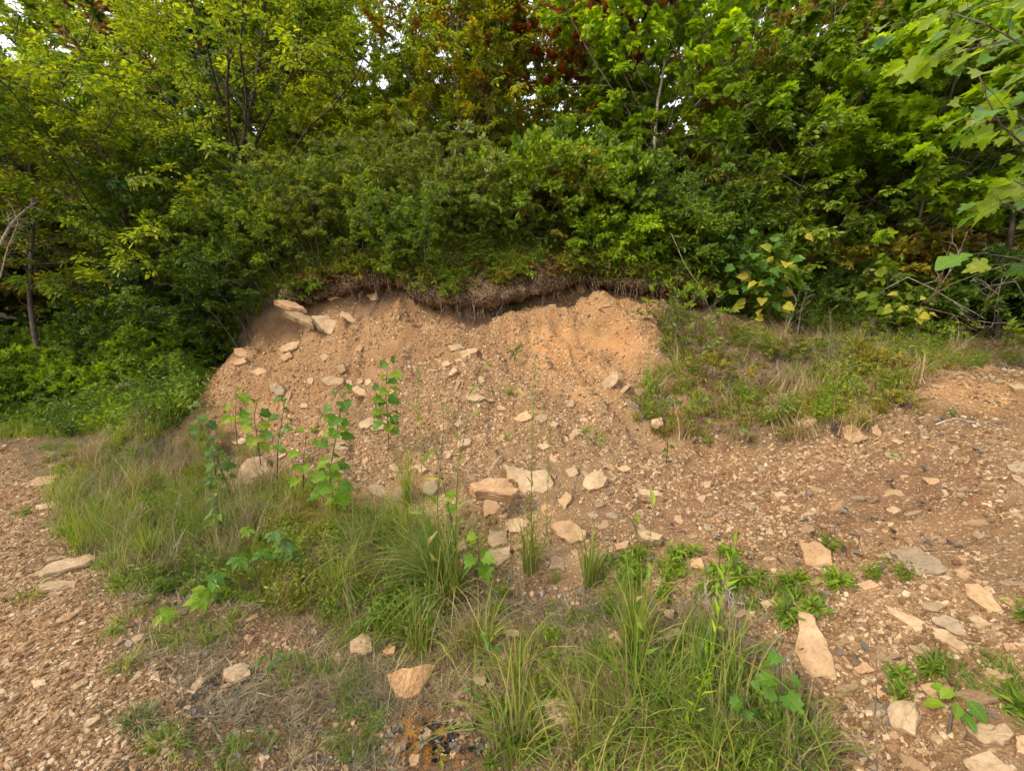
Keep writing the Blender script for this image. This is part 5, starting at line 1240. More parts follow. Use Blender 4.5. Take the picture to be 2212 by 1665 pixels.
tussock(1275,1260,90,.34,.04,"upright tuft right of the broad pale slab", lean=.25, seed=9)
tussock(1145,1230,80,.42,.05,"thin tuft in front of the broad pale slab", lean=.35, seed=10)
tussock(1280,1610,110,.42,.10,"green sedge tuft right of the cracked boulder", lean=.9, seed=11, w=.0028)
tussock(1390,1560,200,.46,.17,"bright sedge clump at the bottom, left half", lean=.9, seed=12, w=.0028)
tussock(1500,1600,230,.42,.20,"bright sedge clump at the bottom, centre of the sedge bed", lean=1.0, seed=13, w=.0026)
tussock(1600,1590,200,.34,.20,"fine sedge clump at the right side of the sedge bed", lean=1.1, seed=14)
tussock(1370,1440,120,.50,.03,"tall upright bundle of broad green blades above the sedge bed", lean=.30, seed=15, w=.0036)
tussock(1110,1620,90,.42,.09,"drooping green blades left of the cracked boulder", lean=1.05, seed=16, w=.0030)
tussock(1120,1480,60,.42,.03,"bundle of green blades just above the cracked boulder", lean=.8, seed=17, w=.003)
tussock(1560,1450,90,.30,.14,"sedge fringe where the right slope begins", lean=1.0, seed=18)
tussock(1720,1640,160,.28,.09,"short sedge at the bottom right of the bed", lean=1.1, seed=19)
tussock(1040,1400,80,.34,.05,"loose green tuft among the straw", lean=1.1, seed=20, straw=1)
tussock(560,1130,130,.30,.09,"dull green tuft in front of the pinkish boulder", M_grass_b, lean=.9, seed=21)
tussock(640,1090,130,.34,.08,"green tuft at the right foot of the pinkish boulder", lean=.9, seed=22)
tussock(440,1100,120,.28,.09,"low tuft left of the pinkish boulder", M_grass_b, lean=.9, seed=23)
tussock(730,1130,120,.36,.07,"tuft around the leafy sapling's foot", lean=1.0, seed=24)
tussock(300,1560,120,.10,.05,"dark green creeping tuft on the near path border", M_grass_b, lean=1.2, seed=25, w=.0025)
tussock(360,1610,140,.11,.06,"dark creeping tuft nearest the bottom left", M_grass, lean=1.2, seed=26, w=.0025)
tussock(60,1290,60,.12,.06,"small dark tuft on the path by the flat slab", M_grass, lean=1.2, seed=27, w=.0025)
tussock(270,1440,60,.10,.04,"tiny bright tuft by the thin chip of stone", M_grass, lean=1.1, seed=28, w=.0025)

_tuft = {}
def tuft_lib(L, lean, w, mat, K, nb=7, spread=.03):
    key = (L, lean, w, mat.name, K)
    if key in _tuft: return _tuft[key]
    col = bpy.data.collections.new("tuft_shapes")
    for i in range(6):
        g = np.random.default_rng(800 + i); b_ = np.concatenate([g.normal(0, spread, (nb, 2)), np.zeros((nb, 1))], 1)
        q = Geo(); q.add(*blades(b_, L * g.uniform(.35, 1.15, nb), np.abs(g.normal(lean, lean * .4, nb)), w * g.uniform(.6, 1.3, nb), g, K=K))
        me = q.mesh("tuft"); me.materials.append(mat); col.objects.link(bpy.data.objects.new("tuft", me))
    _tuft[key] = col; return col
def grass_field(name, label, n, seed, zones, L, lean, w, mat, r0=1, r1=9, cond=None, lift=0, K=5, clump=3.0, thr=0.0):
    g = np.random.default_rng(seed)
    c0 = (lambda x, y: (fbm(x * clump + seed, y * clump, 3) > thr) & (cond(x, y) if cond else True))
    P = pick(n // 11, seed, zones, r0, r1, cond=c0, mult=16); m = len(P)
    P = P - np.array([0, 0, .006]); P[:, 2] += lift
    az = g.random(m) * 6.28; Y = np.stack([np.cos(az), np.sin(az), 0 * az], -1); Z = unit(np.array([0, 0, 1.]) + g.normal(0, .2, (m, 3))); X = unit(np.cross(Y, Z)); Y = np.cross(Z, X)
    s_ = g.uniform(.5, 1.15, m) * (np.hypot(P[:, 0], P[:, 1]) * .18 + .62).clip(.6, 1.5); S = np.stack([s_, s_, s_ * g.uniform(.7, 1.2, m)], -1)
    o = cloud_object(name, P, rot_euler(X, Y, Z), S, None, tuft_lib(L, lean, w * 1.7, mat, K)); o["label"] = label
grass_field("grass", "thin green grass on the verge", 4800, 31, Z_green, .14, .9, .0014, M_grass, thr=.08)
grass_field("grass", "dull short grass among stones on the verge", 5000, 32, Z_green, .10, 1.1, .0013, M_grass_b, r0=1.6, thr=.02)
grass_field("dry_grass", "matted dry straw and dead stems on the verge", 22000, 33, [Z_verge], .11, 1.7, .0012, M_straw, thr=-.02, cond=NOSEEP)
grass_field("grass", "scattered grass blades on the bare part of the verge", 2600, 131, Z_sparse, .11, .9, .0014, M_grass, r0=1.1, r1=4, thr=.08)
sp_late = True
grass_field("dry_grass", "dead stems lying in the ditch", 3500, 34, [Z_verge], .18, 2.0, .0012, M_straw, r1=3.6, cond=lambda x, y: (x > -1.4) & NOSEEP(x, y), thr=.0)
grass_field("grass", "green grass on the terrace at the right", 4200, 35, [Z_terr], .13, .8, .0013, M_grass, r0=3, r1=9, thr=.10)
grass_field("dry_grass", "brown dead grass on the terrace at the right", 6500, 36, [Z_terr], .11, 1.0, .0012, M_straw, r0=3, r1=9, thr=.04)
grass_field("grass", "sparse grass blades on the lower right slope", 2200, 37, [Z_bare], .08, 1.0, .002, M_grass, r0=1.2, r1=2.6, cond=lambda x, y: (x > .5) & FFH(x, y), thr=.13)
grass_field("grass", "green grass before the left thicket", 9000, 38, [plan([(0,790),(400,800),(430,860),(380,920),(200,945),(0,945)])], .22, .8, .0018, M_grass, r0=5, r1=13, thr=-.2)

# leafy ground cover
def sprigs(name, label, n, seed, zones, h, lf, lw, mat, shape=ELL, r0=1, r1=9, cond=None, per=6, thr=0.0, clump=2.2, up=1.0):
    g = np.random.default_rng(seed); P = pick(n, seed, zones, r0, r1, cond=lambda x, y: (fbm(x * clump + seed, y * clump, 3) > thr) & (cond(x, y) if cond else True), mult=14); m = len(P)
    D = np.concatenate([g.normal(0, .5, (m, 2)), np.ones((m, 1))], 1)
    Y = unit(D); az = g.random(m) * 6.28; X = unit(np.cross(Y, np.stack([np.cos(az), np.sin(az), 0 * az], -1))); Z = np.cross(X, Y)
    s_ = g.uniform(.5, 1.25, m); S = np.stack([s_, s_, s_], -1)
    o = cloud_object(name, P, rot_euler(X, Y, Z), S, None, sprig_lib(h, lf, lw, mat, shape, per)); o["label"] = label
_sprig = {}
def sprig_lib(h, lf, lw, mat, shape, per):
    """small upright plants pointing along +Y, leaves spreading all round"""
    key = (h, lf, lw, mat.name, id(shape), per)
    if key in _sprig: return _sprig[key]
    col = bpy.data.collections.new("sprig_shapes")
    for i in range(5):
        g = np.random.default_rng(850 + i); s_ = np.linspace(0, 1, 4)[:, None]; ns = 2 + i % 2
        P = np.stack([np.array([0, 0, 1.]) * s_ * h * g.uniform(.6, 1) + np.array([g.normal(0, .35), g.normal(0, .35), 0]) * h * s_ ** 1.3 for _ in range(ns)])
        q = Geo(); q.add(*tubes(P, .0014, .0008, 3)); q.add(*leaves_on(P, per, lf, lf * lw, shape, g, ang=1.1, up=1, nrj=.45, t0=.15))
        V = np.concatenate(q.v); V = np.stack([V[:, 0], V[:, 2], -V[:, 1]], -1); me = tri_mesh("sprig", V, np.concatenate(q.t)); me.materials.append(mat); col.objects.link(bpy.data.objects.new("sprig", me))
    _sprig[key] = col; return col
sprigs("ground_cover", "low leafy weeds over the forest edge on the left", 480, 41, [plan([(0,760),(400,760),(440,850),(400,920),(200,940),(0,940)])], .35, .06, .6, ML['mid'], r0=5, r1=14, thr=-.3)
sprigs("ground_cover", "small green weeds on the verge", 420, 42, Z_green, .07, .022, .5, ML['mid'], r1=7, thr=-.02)
sprigs("ground_cover", "narrow-leaved weeds on the lower right slope", 42, 43, [Z_bare], .06, .05, .25, ML['mid'], LAN, r0=1.2, r1=2.7, cond=lambda x, y: (x > .6) & FFH(x, y, .04), thr=.02, clump=3.5)
sprigs("ground_cover", "small leafy weeds on the terrace", 320, 44, [Z_terr], .12, .035, .35, ML['olive'], r0=3, r1=9, thr=.0)
sprigs("ground_cover", "darker leafy weeds mixed in at the forest edge on the left", 420, 141, [plan([(0,760),(400,760),(440,850),(400,920),(200,940),(0,940)])], .45, .06, .5, ML['deep'], r0=5, r1=14, thr=-.1)
for (n_, h_, lf_, lw_, m_, zz, sd, lab, kw) in [
  (80, .20, .028, .5, 'mid', [Z_green[0]], 201, "tangle of tall leafy weeds on the left verge", dict(r0=2, r1=7, thr=-.05)), (70, .24, .020, .35, 'olive', [Z_green[0]], 202, "tall yellowish weeds on the left verge", dict(r0=2, r1=7, thr=-.05)),
  (100, .16, .028, .5, 'bluegreen', [Z_green[0]], 203, "grey-green weeds on the left verge", dict(r0=2.2, r1=7, thr=-.1)), (30, .14, .025, .35, 'mid', [Z_mid, Z_green[1]], 204, "weeds among the straw in the foreground", dict(r0=1.3, r1=3.5, thr=-.05)),
  (130, .26, .04, .3, 'mid', [Z_terr], 205, "tall straggly weeds on the terrace", dict(r0=3, r1=8, thr=.0)), (90, .24, .045, .5, 'bluegreen', [Z_terr], 206, "broad-leaved straggly weeds on the terrace", dict(r0=3, r1=8, thr=.04)),
  (26, .08, .022, .4, 'mid', [Z_path], 207, "weeds creeping over the gravel path", dict(r0=1.5, r1=6, thr=.22)), (34, .10, .028, .4, 'mid', [Z_bare], 208, "stray seedlings on the slope", dict(r0=1.5, r1=6, thr=.15))]:
    sprigs("ground_cover", lab, n_, sd, zz, h_, lf_, lw_, ML[m_], LAN if lw_ < .4 else ELL, per=9, **kw)
grass_field("dry_grass", "upright dead stems among the verge weeds", 2600, 211, [Z_green[0], Z_mid, Z_green[1]], .30, .45, .0009, M_straw, r0=1.3, r1=7, thr=-.05)
grass_field("grass", "tall thin green grass standing in the verge", 1400, 212, [Z_green[0], Z_mid, Z_green[1]], .32, .5, .0010, M_grass, r0=1.3, r1=7, thr=.0)
grass_field("dry_grass", "upright dead stems on the terrace", 1000, 213, [Z_terr], .24, .5, .0012, M_straw, r0=3, r1=8, thr=-.05)
# the edge of the wood above the bank: seedlings, ferns and low growth over the soil
edge = lambda x, y: (y > np.interp(x, LX, LY) + .2) & (y < np.interp(x, LX, LY) + 2.2)
Z_top = np.array([(-5.2, 5.0), (6.5, 5.0), (7.5, 9.5), (-6, 10)])
sprigs("ground_cover", "dense low growth on top of the bank", 1800, 45, [Z_top], .34, .05, .55, ML['mid'], r0=4.5, r1=10, cond=edge, per=8, thr=-.4, up=.6)
sprigs("ground_cover", "dense dark low growth on the wood's edge", 1600, 46, [Z_top], .4, .05, .45, ML['bluegreen'], r0=4.5, r1=11, cond=edge, per=8, thr=-.2, up=.6)
grass_field("dry_grass", "dry brush and dead stems along the turf edge", 3000, 47, [Z_top], .20, 1.4, .0016, M_straw, r0=4.5, r1=9, cond=lambda x, y: (y > np.interp(x, LX, LY) + .3) & (y < np.interp(x, LX, LY) + .7), thr=.0)

# growth and roots hanging off the overhanging mat
g = np.random.default_rng(90)
fr = OVER[:, 4:8].reshape(-1, 3)
idx = g.integers(0, len(fr), 4200); b_ = fr[idx] + g.normal(0, .02, (4200, 3)); b_ = b_[fbm(b_[:, 0] * 4, b_[:, 2] * 4 + 3, 3) > .06]; nb_ = len(b_)
q = Geo(); q.add(*blades(b_, g.uniform(.04, .22, nb_), g.uniform(1.0, 3.0, nb_), np.full(nb_, .0018), g, K=6, az=g.normal(-1.57, 1.3, nb_))); link("dry_grass", q.mesh("dry_grass"), None, M_straw, label="dry brown tufts hanging over the lip of the bank", kind="stuff")
fr2 = OVER[:, 6:10].reshape(-1, 3)
for (nm, m_, cnt, lf, seed, lab, shp, thr) in [("ground_cover", 'mid', 1700, .036, 91, "small-leaved green growth spilling over the lip", ELL, -.05), ("ground_cover", 'bluegreen', 1500, .034, 92, "grey-green creeping growth on the overhanging turf", ELL, -.02),
        ("ground_cover", 'olive', 1600, .034, 94, "olive low growth on the turf edge", ELL, .0), ("ground_cover", 'brown', 900, .03, 93, "withered brown growth on the turf edge", LAN, -.1)]:
    g = np.random.default_rng(seed); b_ = fr2[g.integers(0, len(fr2), cnt)] + g.normal(0, .03, (cnt, 3))
    msk = fbm(b_[:, 0] * 2.6 + seed, b_[:, 2] * 3, 3) > thr; b_ = b_[msk]; cnt = len(b_)
    D = np.stack([g.normal(0, .7, cnt), -.6 - g.random(cnt), g.normal(.45, .7, cnt)], -1)
    o = spray_cloud(nm, b_, D, spray_lib(shp, ML[m_], lf, .55 if shp is ELL else .3, .11, 6, nrj=.6, up=.7), g, smin=.6, smax=1.4); o["label"] = lab
# hanging root bunches, each a thing
M_root = mat_bark("dangling_roots", (.09, .062, .04), (.27, .19, .125), 60)
def root_bunch(i0, n, L, label, seed, spread=.12):
    n = int(n * .42)
    g = np.random.default_rng(seed); base = OVER[i0, 2]; root = thing("root_bunch", base, label, "roots")
    o_ = np.stack([g.normal(0, spread, n), g.normal(-.03, .04, n), g.normal(.03, .03, n)], -1)
    K = 6; s_ = np.linspace(0, 1, K)[None, :, None]
    P = o_[:, None] + np.array([0, 0, -1.]) * s_ * (L * g.uniform(.3, 1.1, n))[:, None, None] + np.cumsum(g.normal(0, .012, (n, K, 3)), 1) + np.array([0, -.04, 0]) * s_ ** 2
    rr = g.uniform(.002, .0075, n); q = Geo(); q.add(*tubes(P, rr, rr * .3, 4)); link("root_strands", q.mesh("root_strands"), root, M_root, kind="stuff")
rb = [(.30,40,.20,"short fringe of roots left of the bare clay wedge"),(.36,40,.22,"root fringe above the dark-bottomed block"),(.44,50,.22,"roots under the dry turf left of the thick overhang"),
      (.50,60,.30,"dark root curtain at the left of the thick overhang"),(.535,70,.38,"longest root curtain under the thick overhang"),(.575,60,.32,"root curtain at the right of the thick overhang"),
      (.62,50,.42,"long thin roots dangling in front of the shaded hollow"),(.66,50,.26,"roots dangling over the shaded hollow"),(.71,50,.22,"root fringe over the orange clay"),
      (.77,50,.22,"root fringe beside the orange block"),(.84,40,.22,"pale roots near the right end of the overhang"),(.90,50,.26,"white roots at the right end of the overhang")]
for k, (f_, n, L, lab) in enumerate(rb): root_bunch(int((f_ * 16 - 3.1) / 12.9 * NA), n, L, lab, 700 + k)
def loose_roots(u, v, n, L, label, seed, spread=.10, mat=None):
    g = np.random.default_rng(seed); p = at1(u, v) + np.array([0, -.03, .05]); root = thing("root_bunch", p, label, "roots")
    o_ = np.stack([g.normal(0, spread, n), g.normal(0, .03, n), g.normal(0, .02, n)], -1); K = 7; s_ = np.linspace(0, 1, K)[None, :, None]
    P = o_[:, None] + np.array([0, -.22, -.9]) * s_ * (L * g.uniform(.3, 1.1, n))[:, None, None] + np.cumsum(g.normal(0, .008, (n, K, 3)), 1)
    P[..., 2] = np.maximum(P[..., 2], ground_z(P[..., 0] + p[0], P[..., 1] + p[1]) - p[2] + .004)
    rr = g.uniform(.0012, .003, n); q = Geo(); q.add(*tubes(P, rr, rr * .3, 4)); link("root_strands", q.mesh("root_strands"), root, mat or M_root, kind="stuff")
M_wroot = mat_bark("pale_roots", (.26, .22, .18), (.48, .42, .35), 60)
loose_roots(1390, 890, 90, .30, "pale white roots hanging from the small weedy ledge", 801, .09, M_wroot)
loose_roots(1440, 870, 50, .18, "grey roots under the green clump on the small ledge", 802, .10, M_wroot)
loose_roots(1715, 945, 40, .12, "fringe of thin roots below the smooth oval stone", 803, .10)
loose_roots(1800, 925, 50, .18, "dark dead stem bundle left of the largest stone below the terrace", 804, .04, M_bark_dark)
loose_roots(1560, 1290, 60, .16, "dead grey stems hanging down the right slope by the sedge", 805, .09, M_wroot)

# ------------------------------------------------------------------ sticks, vines, canes
def stick(pts, label, r=.004, mat=None, name="dead_stick", cat="stick", branches=0, seed=0, on_ground=False, r1=None):
    """pts: (u, v, distance) or (u, v) when it lies on the ground"""
    P = []
    for a in pts:
        if len(a) == 3: P.append(at_depth(a[0], a[1], a[2]))
        else:
            q_ = at1(a[0], a[1]); P.append(q_ + np.array([0, 0, r * 1.5]))
    P = np.array(P); g = np.random.default_rng(seed + 40)
    d = np.r_[0, np.cumsum(np.linalg.norm(np.diff(P, axis=0), axis=1))]; s_ = np.linspace(0, d[-1], 14)
    Q = np.stack([np.interp(s_, d, P[:, i]) for i in range(3)], -1) + np.cumsum(g.normal(0, .0035, (14, 3)), 0) * d[-1] * np.sin(np.linspace(0, 3.14, 14))[:, None]
    if any(len(a) == 2 for a in pts) : Q[:, 2] = np.maximum(Q[:, 2], ground_z(Q[:, 0], Q[:, 1]) + r)
    root = thing(name, P[0], label, cat)
    q = Geo(); q.add(*tubes(Q[None], r, r1 or r * .35, 6)); link("stem", q.mesh("stem", P[0], True), root, mat or M_dead)
    if branches:
        s1, L1 = spawn(Q[None], branches, .25, 1, d[-1] * .3, .7, 6, -.05, True, g, .4, .06); s2, _ = spawn(s1, 4, .2, 1, L1 * .5, .7, 4, 0, False, g, .4, .07)
        q = Geo(); q.add(*tubes(s1, r * .5, r * .2, 4)); q.add(*tubes(s2, r * .3, r * .12, 3)); link("side_twigs", q.mesh("side_twigs", P[0]), root, mat or M_dead, kind="stuff")
    return root
stick([(783,1664),(830,1580),(868,1505),(880,1450,1.85)], "left of two dead stems slanting up from the bottom edge", .0028)
stick([(800,1664),(845,1590),(885,1500)], "right of two dead stems slanting up from the bottom edge", .0025)
stick([(352,1285),(362,1200,2.75),(380,1100,2.7),(400,1038,2.7)], "pale dead stem standing upright in the left verge", .0035)
stick([(988,1460),(1040,1475),(1100,1505)], "grey stick lying across the straw above the cracked boulder", .006, M_greystraw)
stick([(1185,1130),(1205,1060),(1250,950,3.2)], "dead stem leaning across the rounded block", .0035)
stick([(1225,1100),(1260,990)], "thin brown stem right of the leaning slab", .003, M_bark)
stick([(1450,505,5.3),(1480,570,5.25),(1510,610,5.2),(1545,690,5.1),(1560,705)], "bare reddish twig arching down at the bank's right shoulder", .005)
stick([(828,575,5.7),(822,640),(800,680),(770,720),(735,755)], "long grey vine root trailing down the left of the bare face", .007, M_greystraw, name="vine")
stick([(815,650),(790,690),(760,730),(740,770)], "second thinner vine root beside the long grey one", .004, M_greystraw, name="vine")
stick([(1095,620,5.5),(1090,650,5.45),(1070,690),(1055,720)], "thin root trailing down the middle of the bare face", .006, M_bark, name="vine")
stick([(1060,640,5.4),(1045,680),(1030,710)], "short dark root trailing left of the thin one", .005, M_bark_dark, name="vine")
stick([(1330,640),(1350,660),(1375,680)], "thin twig lying on the orange clay", .004, M_bark)
stick([(2020,920),(2060,905),(2110,915),(2170,925)], "pale forked root lying on the right slope", .006, M_wroot, branches=3)
stick([(1860,945),(1900,1010),(1930,1040)], "thin dead stem lying downhill from the largest stone", .003)
stick([(1800,960,3.3),(1802,880,3.35),(1815,790,3.4),(1825,720,3.45)], "tall thin grass stem standing on the terrace edge", .002, mat=M_straw)
stick([(150,1560),(210,1545)], "hair-thin twig on the near path", .001)
stick([(1090,1664),(1110,1640)], "short twig end at the bottom edge", .003)
stick([(990,1433),(1080,1420),(1180,1432)], "long straw stem lying under the tussock", .002, M_straw)
stick([(1730,1664),(1790,1640),(1900,1632),(2000,1664)], "curved brown stem at the bottom right", .003, M_bark)
stick([(2080,1600),(2110,1560),(2140,1510,1.2)], "thin dead stalk beside the lone seedling", .002, M_bark)
stick([(1895,1664,1.0),(1892,1560,1.05),(1895,1450,1.1),(1890,1370,1.15)], "upright hairy stalk at the lower right", .0022, M_bark)
canes = [([(1960,700),(2000,640,5.0),(2080,600,4.7),(2180,570,4.5)],"lowest arching dead cane at the right"), ([(2080,740),(2130,650,4.4),(2212,560,4.2)],"steep brown cane at the right edge"),
 ([(1990,720),(2030,620,5.2),(2060,575,5.1),(2090,500,5.0)],"upright curved cane right of the second yellowing sapling"), ([(2140,730),(2150,660,4.8),(2165,600,4.8)],"short upright cane at the far right"),
 ([(1880,640,5.4),(1960,600,5.2),(2040,640,5.0),(2130,690,4.8)],"drooping cane over the terrace weeds"), ([(2050,700),(2110,620,5.0),(2190,600,4.8),(2212,640,4.8)],"looping thin cane at the right edge"),
 ([(1690,740),(1720,650,5.3),(1700,600,5.3)],"pale dead stalk below the yellowing sapling"), ([(1720,735),(1735,660,5.2),(1750,610,5.2)],"dry grass stalk right of the pale dead one")]
for k, (p, lab) in enumerate(canes): stick(p, lab, .008, name="cane", branches=3, seed=k)
stick([(0,530,5.2),(20,490,5.3),(60,450,5.5),(75,440,5.5)], "bare pale dead branch at the left edge", .018, M_dead, name="dead_branch", branches=7, seed=3)
stick([(0,600,5.2),(15,540,5.2),(40,480,5.3)], "second bare branch hanging at the left edge", .010, M_dead, name="dead_branch", branches=5, seed=4)
for k, (u0, u1, lab) in enumerate([(1540,1560,"dead drooping stem bundle left under the narrow-leaved tree"), (1580,1600,"dead drooping stem bundle right under the narrow-leaved tree")]):
    g = np.random.default_rng(k); root = thing("dead_stem_bundle", at_depth(u0, 530, 7.2), lab, "dead stems"); n = 60
    b_ = np.stack([g.normal(0, .25, n), g.normal(0, .2, n), g.normal(0, .05, n)], -1); q = Geo()
    q.add(*blades(b_, g.uniform(.7, 1.7, n), np.abs(g.normal(.4, .3, n)), np.full(n, .006), g, K=6)); link("dead_stems", q.mesh("dead_stems"), root, M_straw, kind="stuff")

# ------------------------------------------------------------------ big-leaved saplings: every leaf an object
def big_leaf_mesh(kind):
    if kind == 'lobed':
        o_ = [(0,0),(.10,-.03),(.26,-.09),(.40,-.02),(.52,.10),(.38,.20),(.56,.32),(.60,.48),(.40,.50),(.36,.60),(.38,.76),(.20,.76),(.13,.88),(0,1.02)]
    elif kind == 'oak':
        o_ = [(0,0),(.05,.06),(.12,.14),(.20,.20),(.14,.28),(.22,.36),(.36,.42),(.24,.50),(.28,.60),(.42,.68),(.34,.78),(.24,.86),(.13,.95),(0,1.0)]
    elif kind == 'oval':
        o_ = [(0,0),(.06,.04),(.14,.11),(.20,.2),(.245,.3),(.26,.4),(.255,.5),(.24,.6),(.20,.7),(.15,.8),(.10,.88),(.05,.95),(.02,.99),(0,1.04)]
    elif kind == 'heart':
        o_ = [(0,0),(.10,-.07),(.24,-.06),(.36,.04),(.42,.18),(.42,.32),(.38,.46),(.31,.60),(.23,.72),(.15,.83),(.08,.91),(.04,.96),(.02,1.0),(0,1.04)]
    o_ = np.array(o_); n = len(o_); g = np.random.default_rng(5)
    if kind != 'lobed': o_[1:-1] += g.normal(0, .006, (n - 2, 2))
    V = []; T = []
    def z(x, y): return .30 * abs(x) ** 1.1 - .30 * y * y + .03 * math.sin(11 * y + 6 * x) * (abs(x) * 3)
    mid = [(0, y) for y in np.clip(o_[:, 1], 0, 1.02)]
    for sgn in (1, -1):
        b0 = len(V)
        for k in range(n):
            x, y = o_[k]
            for f_ in (0, .5, 1.0):
                xx = sgn * x * f_; yy = mid[k][1] * (1 - f_) + y * f_ ; V.append((xx, yy, z(xx, yy)))
        for k in range(n - 1):
            for r in range(2):
                a = b0 + 3 * k + r; c = a + 3
                T += [(a, a + 1, c + 1), (a, c + 1, c)] if sgn > 0 else [(a, c + 1, a + 1), (a, c, c + 1)]
    return tri_mesh("leaf", np.array(V), np.array(T), True)
BL = {k: big_leaf_mesh(k) for k in ('lobed', 'oak', 'oval', 'heart')}
MB = {'lime': mat_leaf("lime_sapling_leaf", [(.10,.21,.014), (.16,.29,.016), (.23,.34,.02), (.12,.22,.014), (.28,.32,.03)], .45, .42, big=True),
      'green': mat_leaf("green_sapling_leaf", [(.05,.13,.015), (.08,.18,.02), (.11,.22,.02)], .4, .4, big=True),
      'dull': mat_leaf("dull_green_leaf", [(.05,.11,.022), (.08,.15,.03), (.11,.18,.035)], .35, .45, big=True),
      'yel': mat_leaf("yellow_leaf", [(.42,.40,.04), (.52,.42,.04), (.30,.36,.04), (.55,.36,.05), (.20,.30,.03)], .45, .45, big=True),
      'sun': mat_leaf("sunlit_yellow_green_leaf", [(.16,.24,.016), (.21,.29,.02), (.11,.19,.016), (.25,.31,.025)], .5, .4, big=True)}
leafmesh = {}
def lmesh(kind, mt):
    if (kind, mt) not in leafmesh:
        me = BL[kind].copy(); me.materials.append(MB[mt]); leafmesh[(kind, mt)] = me
    return leafmesh[(kind, mt)]
def put_leaf(root, p, d, nrm, size, kind, mt, wid=1.0):
    y = unit(np.array(d, float)); x = unit(np.cross(y, nrm)); z = np.cross(x, y)
    o = link("leaf", lmesh(kind, mt), root)
    M = Matrix((tuple(x * size * wid), tuple(y * size), tuple(z * size))).transposed().to_4x4(); M.translation = Vector(p) - root.location
    o.matrix_local = M
Y_less = lambda P: P[0][1] < 4
def sapling(pts, nleaf, size, kind, mt, label, r=.004, seed=0, t0=.25, name="sapling", cat="sapling", pet=.4, face=.55, wid=1.0, two=None, up=.7):
    P = []
    for a in pts: P.append(at_depth(*a) if len(a) == 3 else at1(*a))
    P = np.array(P); g = np.random.default_rng(seed + 60)
    d = np.r_[0, np.cumsum(np.linalg.norm(np.diff(P, axis=0), axis=1))]; s_ = np.linspace(0, d[-1], 12)
    Q = np.stack([np.interp(s_, d, P[:, i]) for i in range(3)], -1)
    if name == 'sapling': nleaf = int(nleaf * (1.7 if Y_less(P) else 1.5)); size = size * .76; r *= 1.4
    root = thing(name, P[0], label, cat)
    q = Geo(); q.add(*tubes(Q[None], r, r * .4, 6)); pq = Geo()
    for k in range(nleaf):
        t = t0 + (1 - t0) * (k + .5) / nleaf; p = np.array([np.interp(t * d[-1], s_, Q[:, i]) for i in range(3)])
        az = k * 2.4 + g.normal(0, .4); el = g.normal(.35, .25) + (.6 if t > .9 else 0)
        dr = unit(np.array([math.cos(az) * math.cos(el), math.sin(az) * math.cos(el), math.sin(el)]))
        L = size * pet * 1.5 * g.uniform(.4, 1.3); e = p + dr * L
        st = np.stack([p, p + dr * L * .5 + np.array([0, 0, .01]), e]); pq.add(*tubes(st[None], r * .35, r * .2, 3))
        view = unit(np.array([0, 0, CAM_H]) - e)
        ld = unit(dr * np.array([1, 1, .3]) + np.array([0, 0, -.35]) + g.normal(0, .2, 3)); nr = unit(np.array([0, 0, up]) + face * view + g.normal(0, .3, 3))
        put_leaf(root, e, ld, nr, size * g.uniform(.65, 1.15) * (1 - .25 * (t > .92)), kind, mt if not two or g.random() > .35 else two, wid)
    link("stem", q.mesh("stem", P[0], True), root, M_bark); link("leaf_stalks", pq.mesh("leaf_stalks", P[0]), root, ML['mid'], kind="stuff")
    return root
sapling([(840,965),(838,900,3.75),(832,850,3.7),(838,785,3.7)], 15, .13, 'lobed', 'green', "tall sapling with scalloped leaves standing against the bare bank", seed=1, two='lime', pet=.35)
sapling([(715,1100),(712,1020,3.0),(728,930,2.95),(742,845,2.95)], 18, .12, 'lobed', 'green', "leafy sapling in front of the bank, left of the tallest one", seed=2, two='lime', pet=.4)
sapling([(735,1110),(715,1060,2.85),(712,1000,2.8)], 9, .13, 'lobed', 'lime', "bright low sapling at the foot of the leafy one", seed=3, pet=.4)
sapling([(655,1075),(655,1000,3.1),(662,935,3.1)], 6, .10, 'lobed', 'lime', "small bright sapling between the boulder and the leafy sapling", seed=4, pet=.4)
sapling([(598,1045),(600,960,3.3),(612,890,3.3),(615,858,3.3)], 7, .11, 'lobed', 'green', "thin reddish-stemmed sapling leaning right of the big boulder", seed=5, t0=.55, two='lime')
sapling([(565,1015),(555,940,3.7),(548,900,3.7),(555,870,3.7)], 10, .13, 'lobed', 'lime', "bright wide-leaved sapling above the pinkish boulder", seed=6, t0=.5, two='green')
sapling([(512,960),(508,900,4.3),(512,838,4.3)], 5, .15, 'lobed', 'lime', "young plant with two bright leaves at the left foot of the bank", seed=7, t0=.6)
sapling([(500,1075),(470,990,3.5),(440,930,3.6),(410,875,3.6)], 13, .10, 'lobed', 'dull', "blue-green leaning sapling left of the pinkish boulder", seed=8, t0=.2)
sapling([(470,1080),(465,1010,3.4),(455,950,3.4)], 9, .08, 'lobed', 'dull', "smaller blue-green sapling beneath the leaning one", seed=9, t0=.2)
sapling([(318,925),(316,895,5.8),(316,882,5.8)], 3, .16, 'heart', 'lime', "single bright weed leaf pair at the left behind the path", seed=10, t0=.5)
sapling([(480,1150),(470,1100,2.9),(462,1060,2.9)], 12, .09, 'oval', 'lime', "bright bushy seedling left in the middle verge", seed=11, t0=.1, two='green', wid=.8)
sapling([(1030,1240),(1035,1200,2.15),(1030,1150,2.15)], 5, .12, 'lobed', 'lime', "large crumpled lime leaf plant right of the grass tussock", seed=12, t0=.3, pet=.3)
sapling([(975,1120),(968,1080,2.7),(972,1060,2.7)], 3, .10, 'lobed', 'lime', "small lime leaf plant among the tall stalks", seed=13, t0=.4)
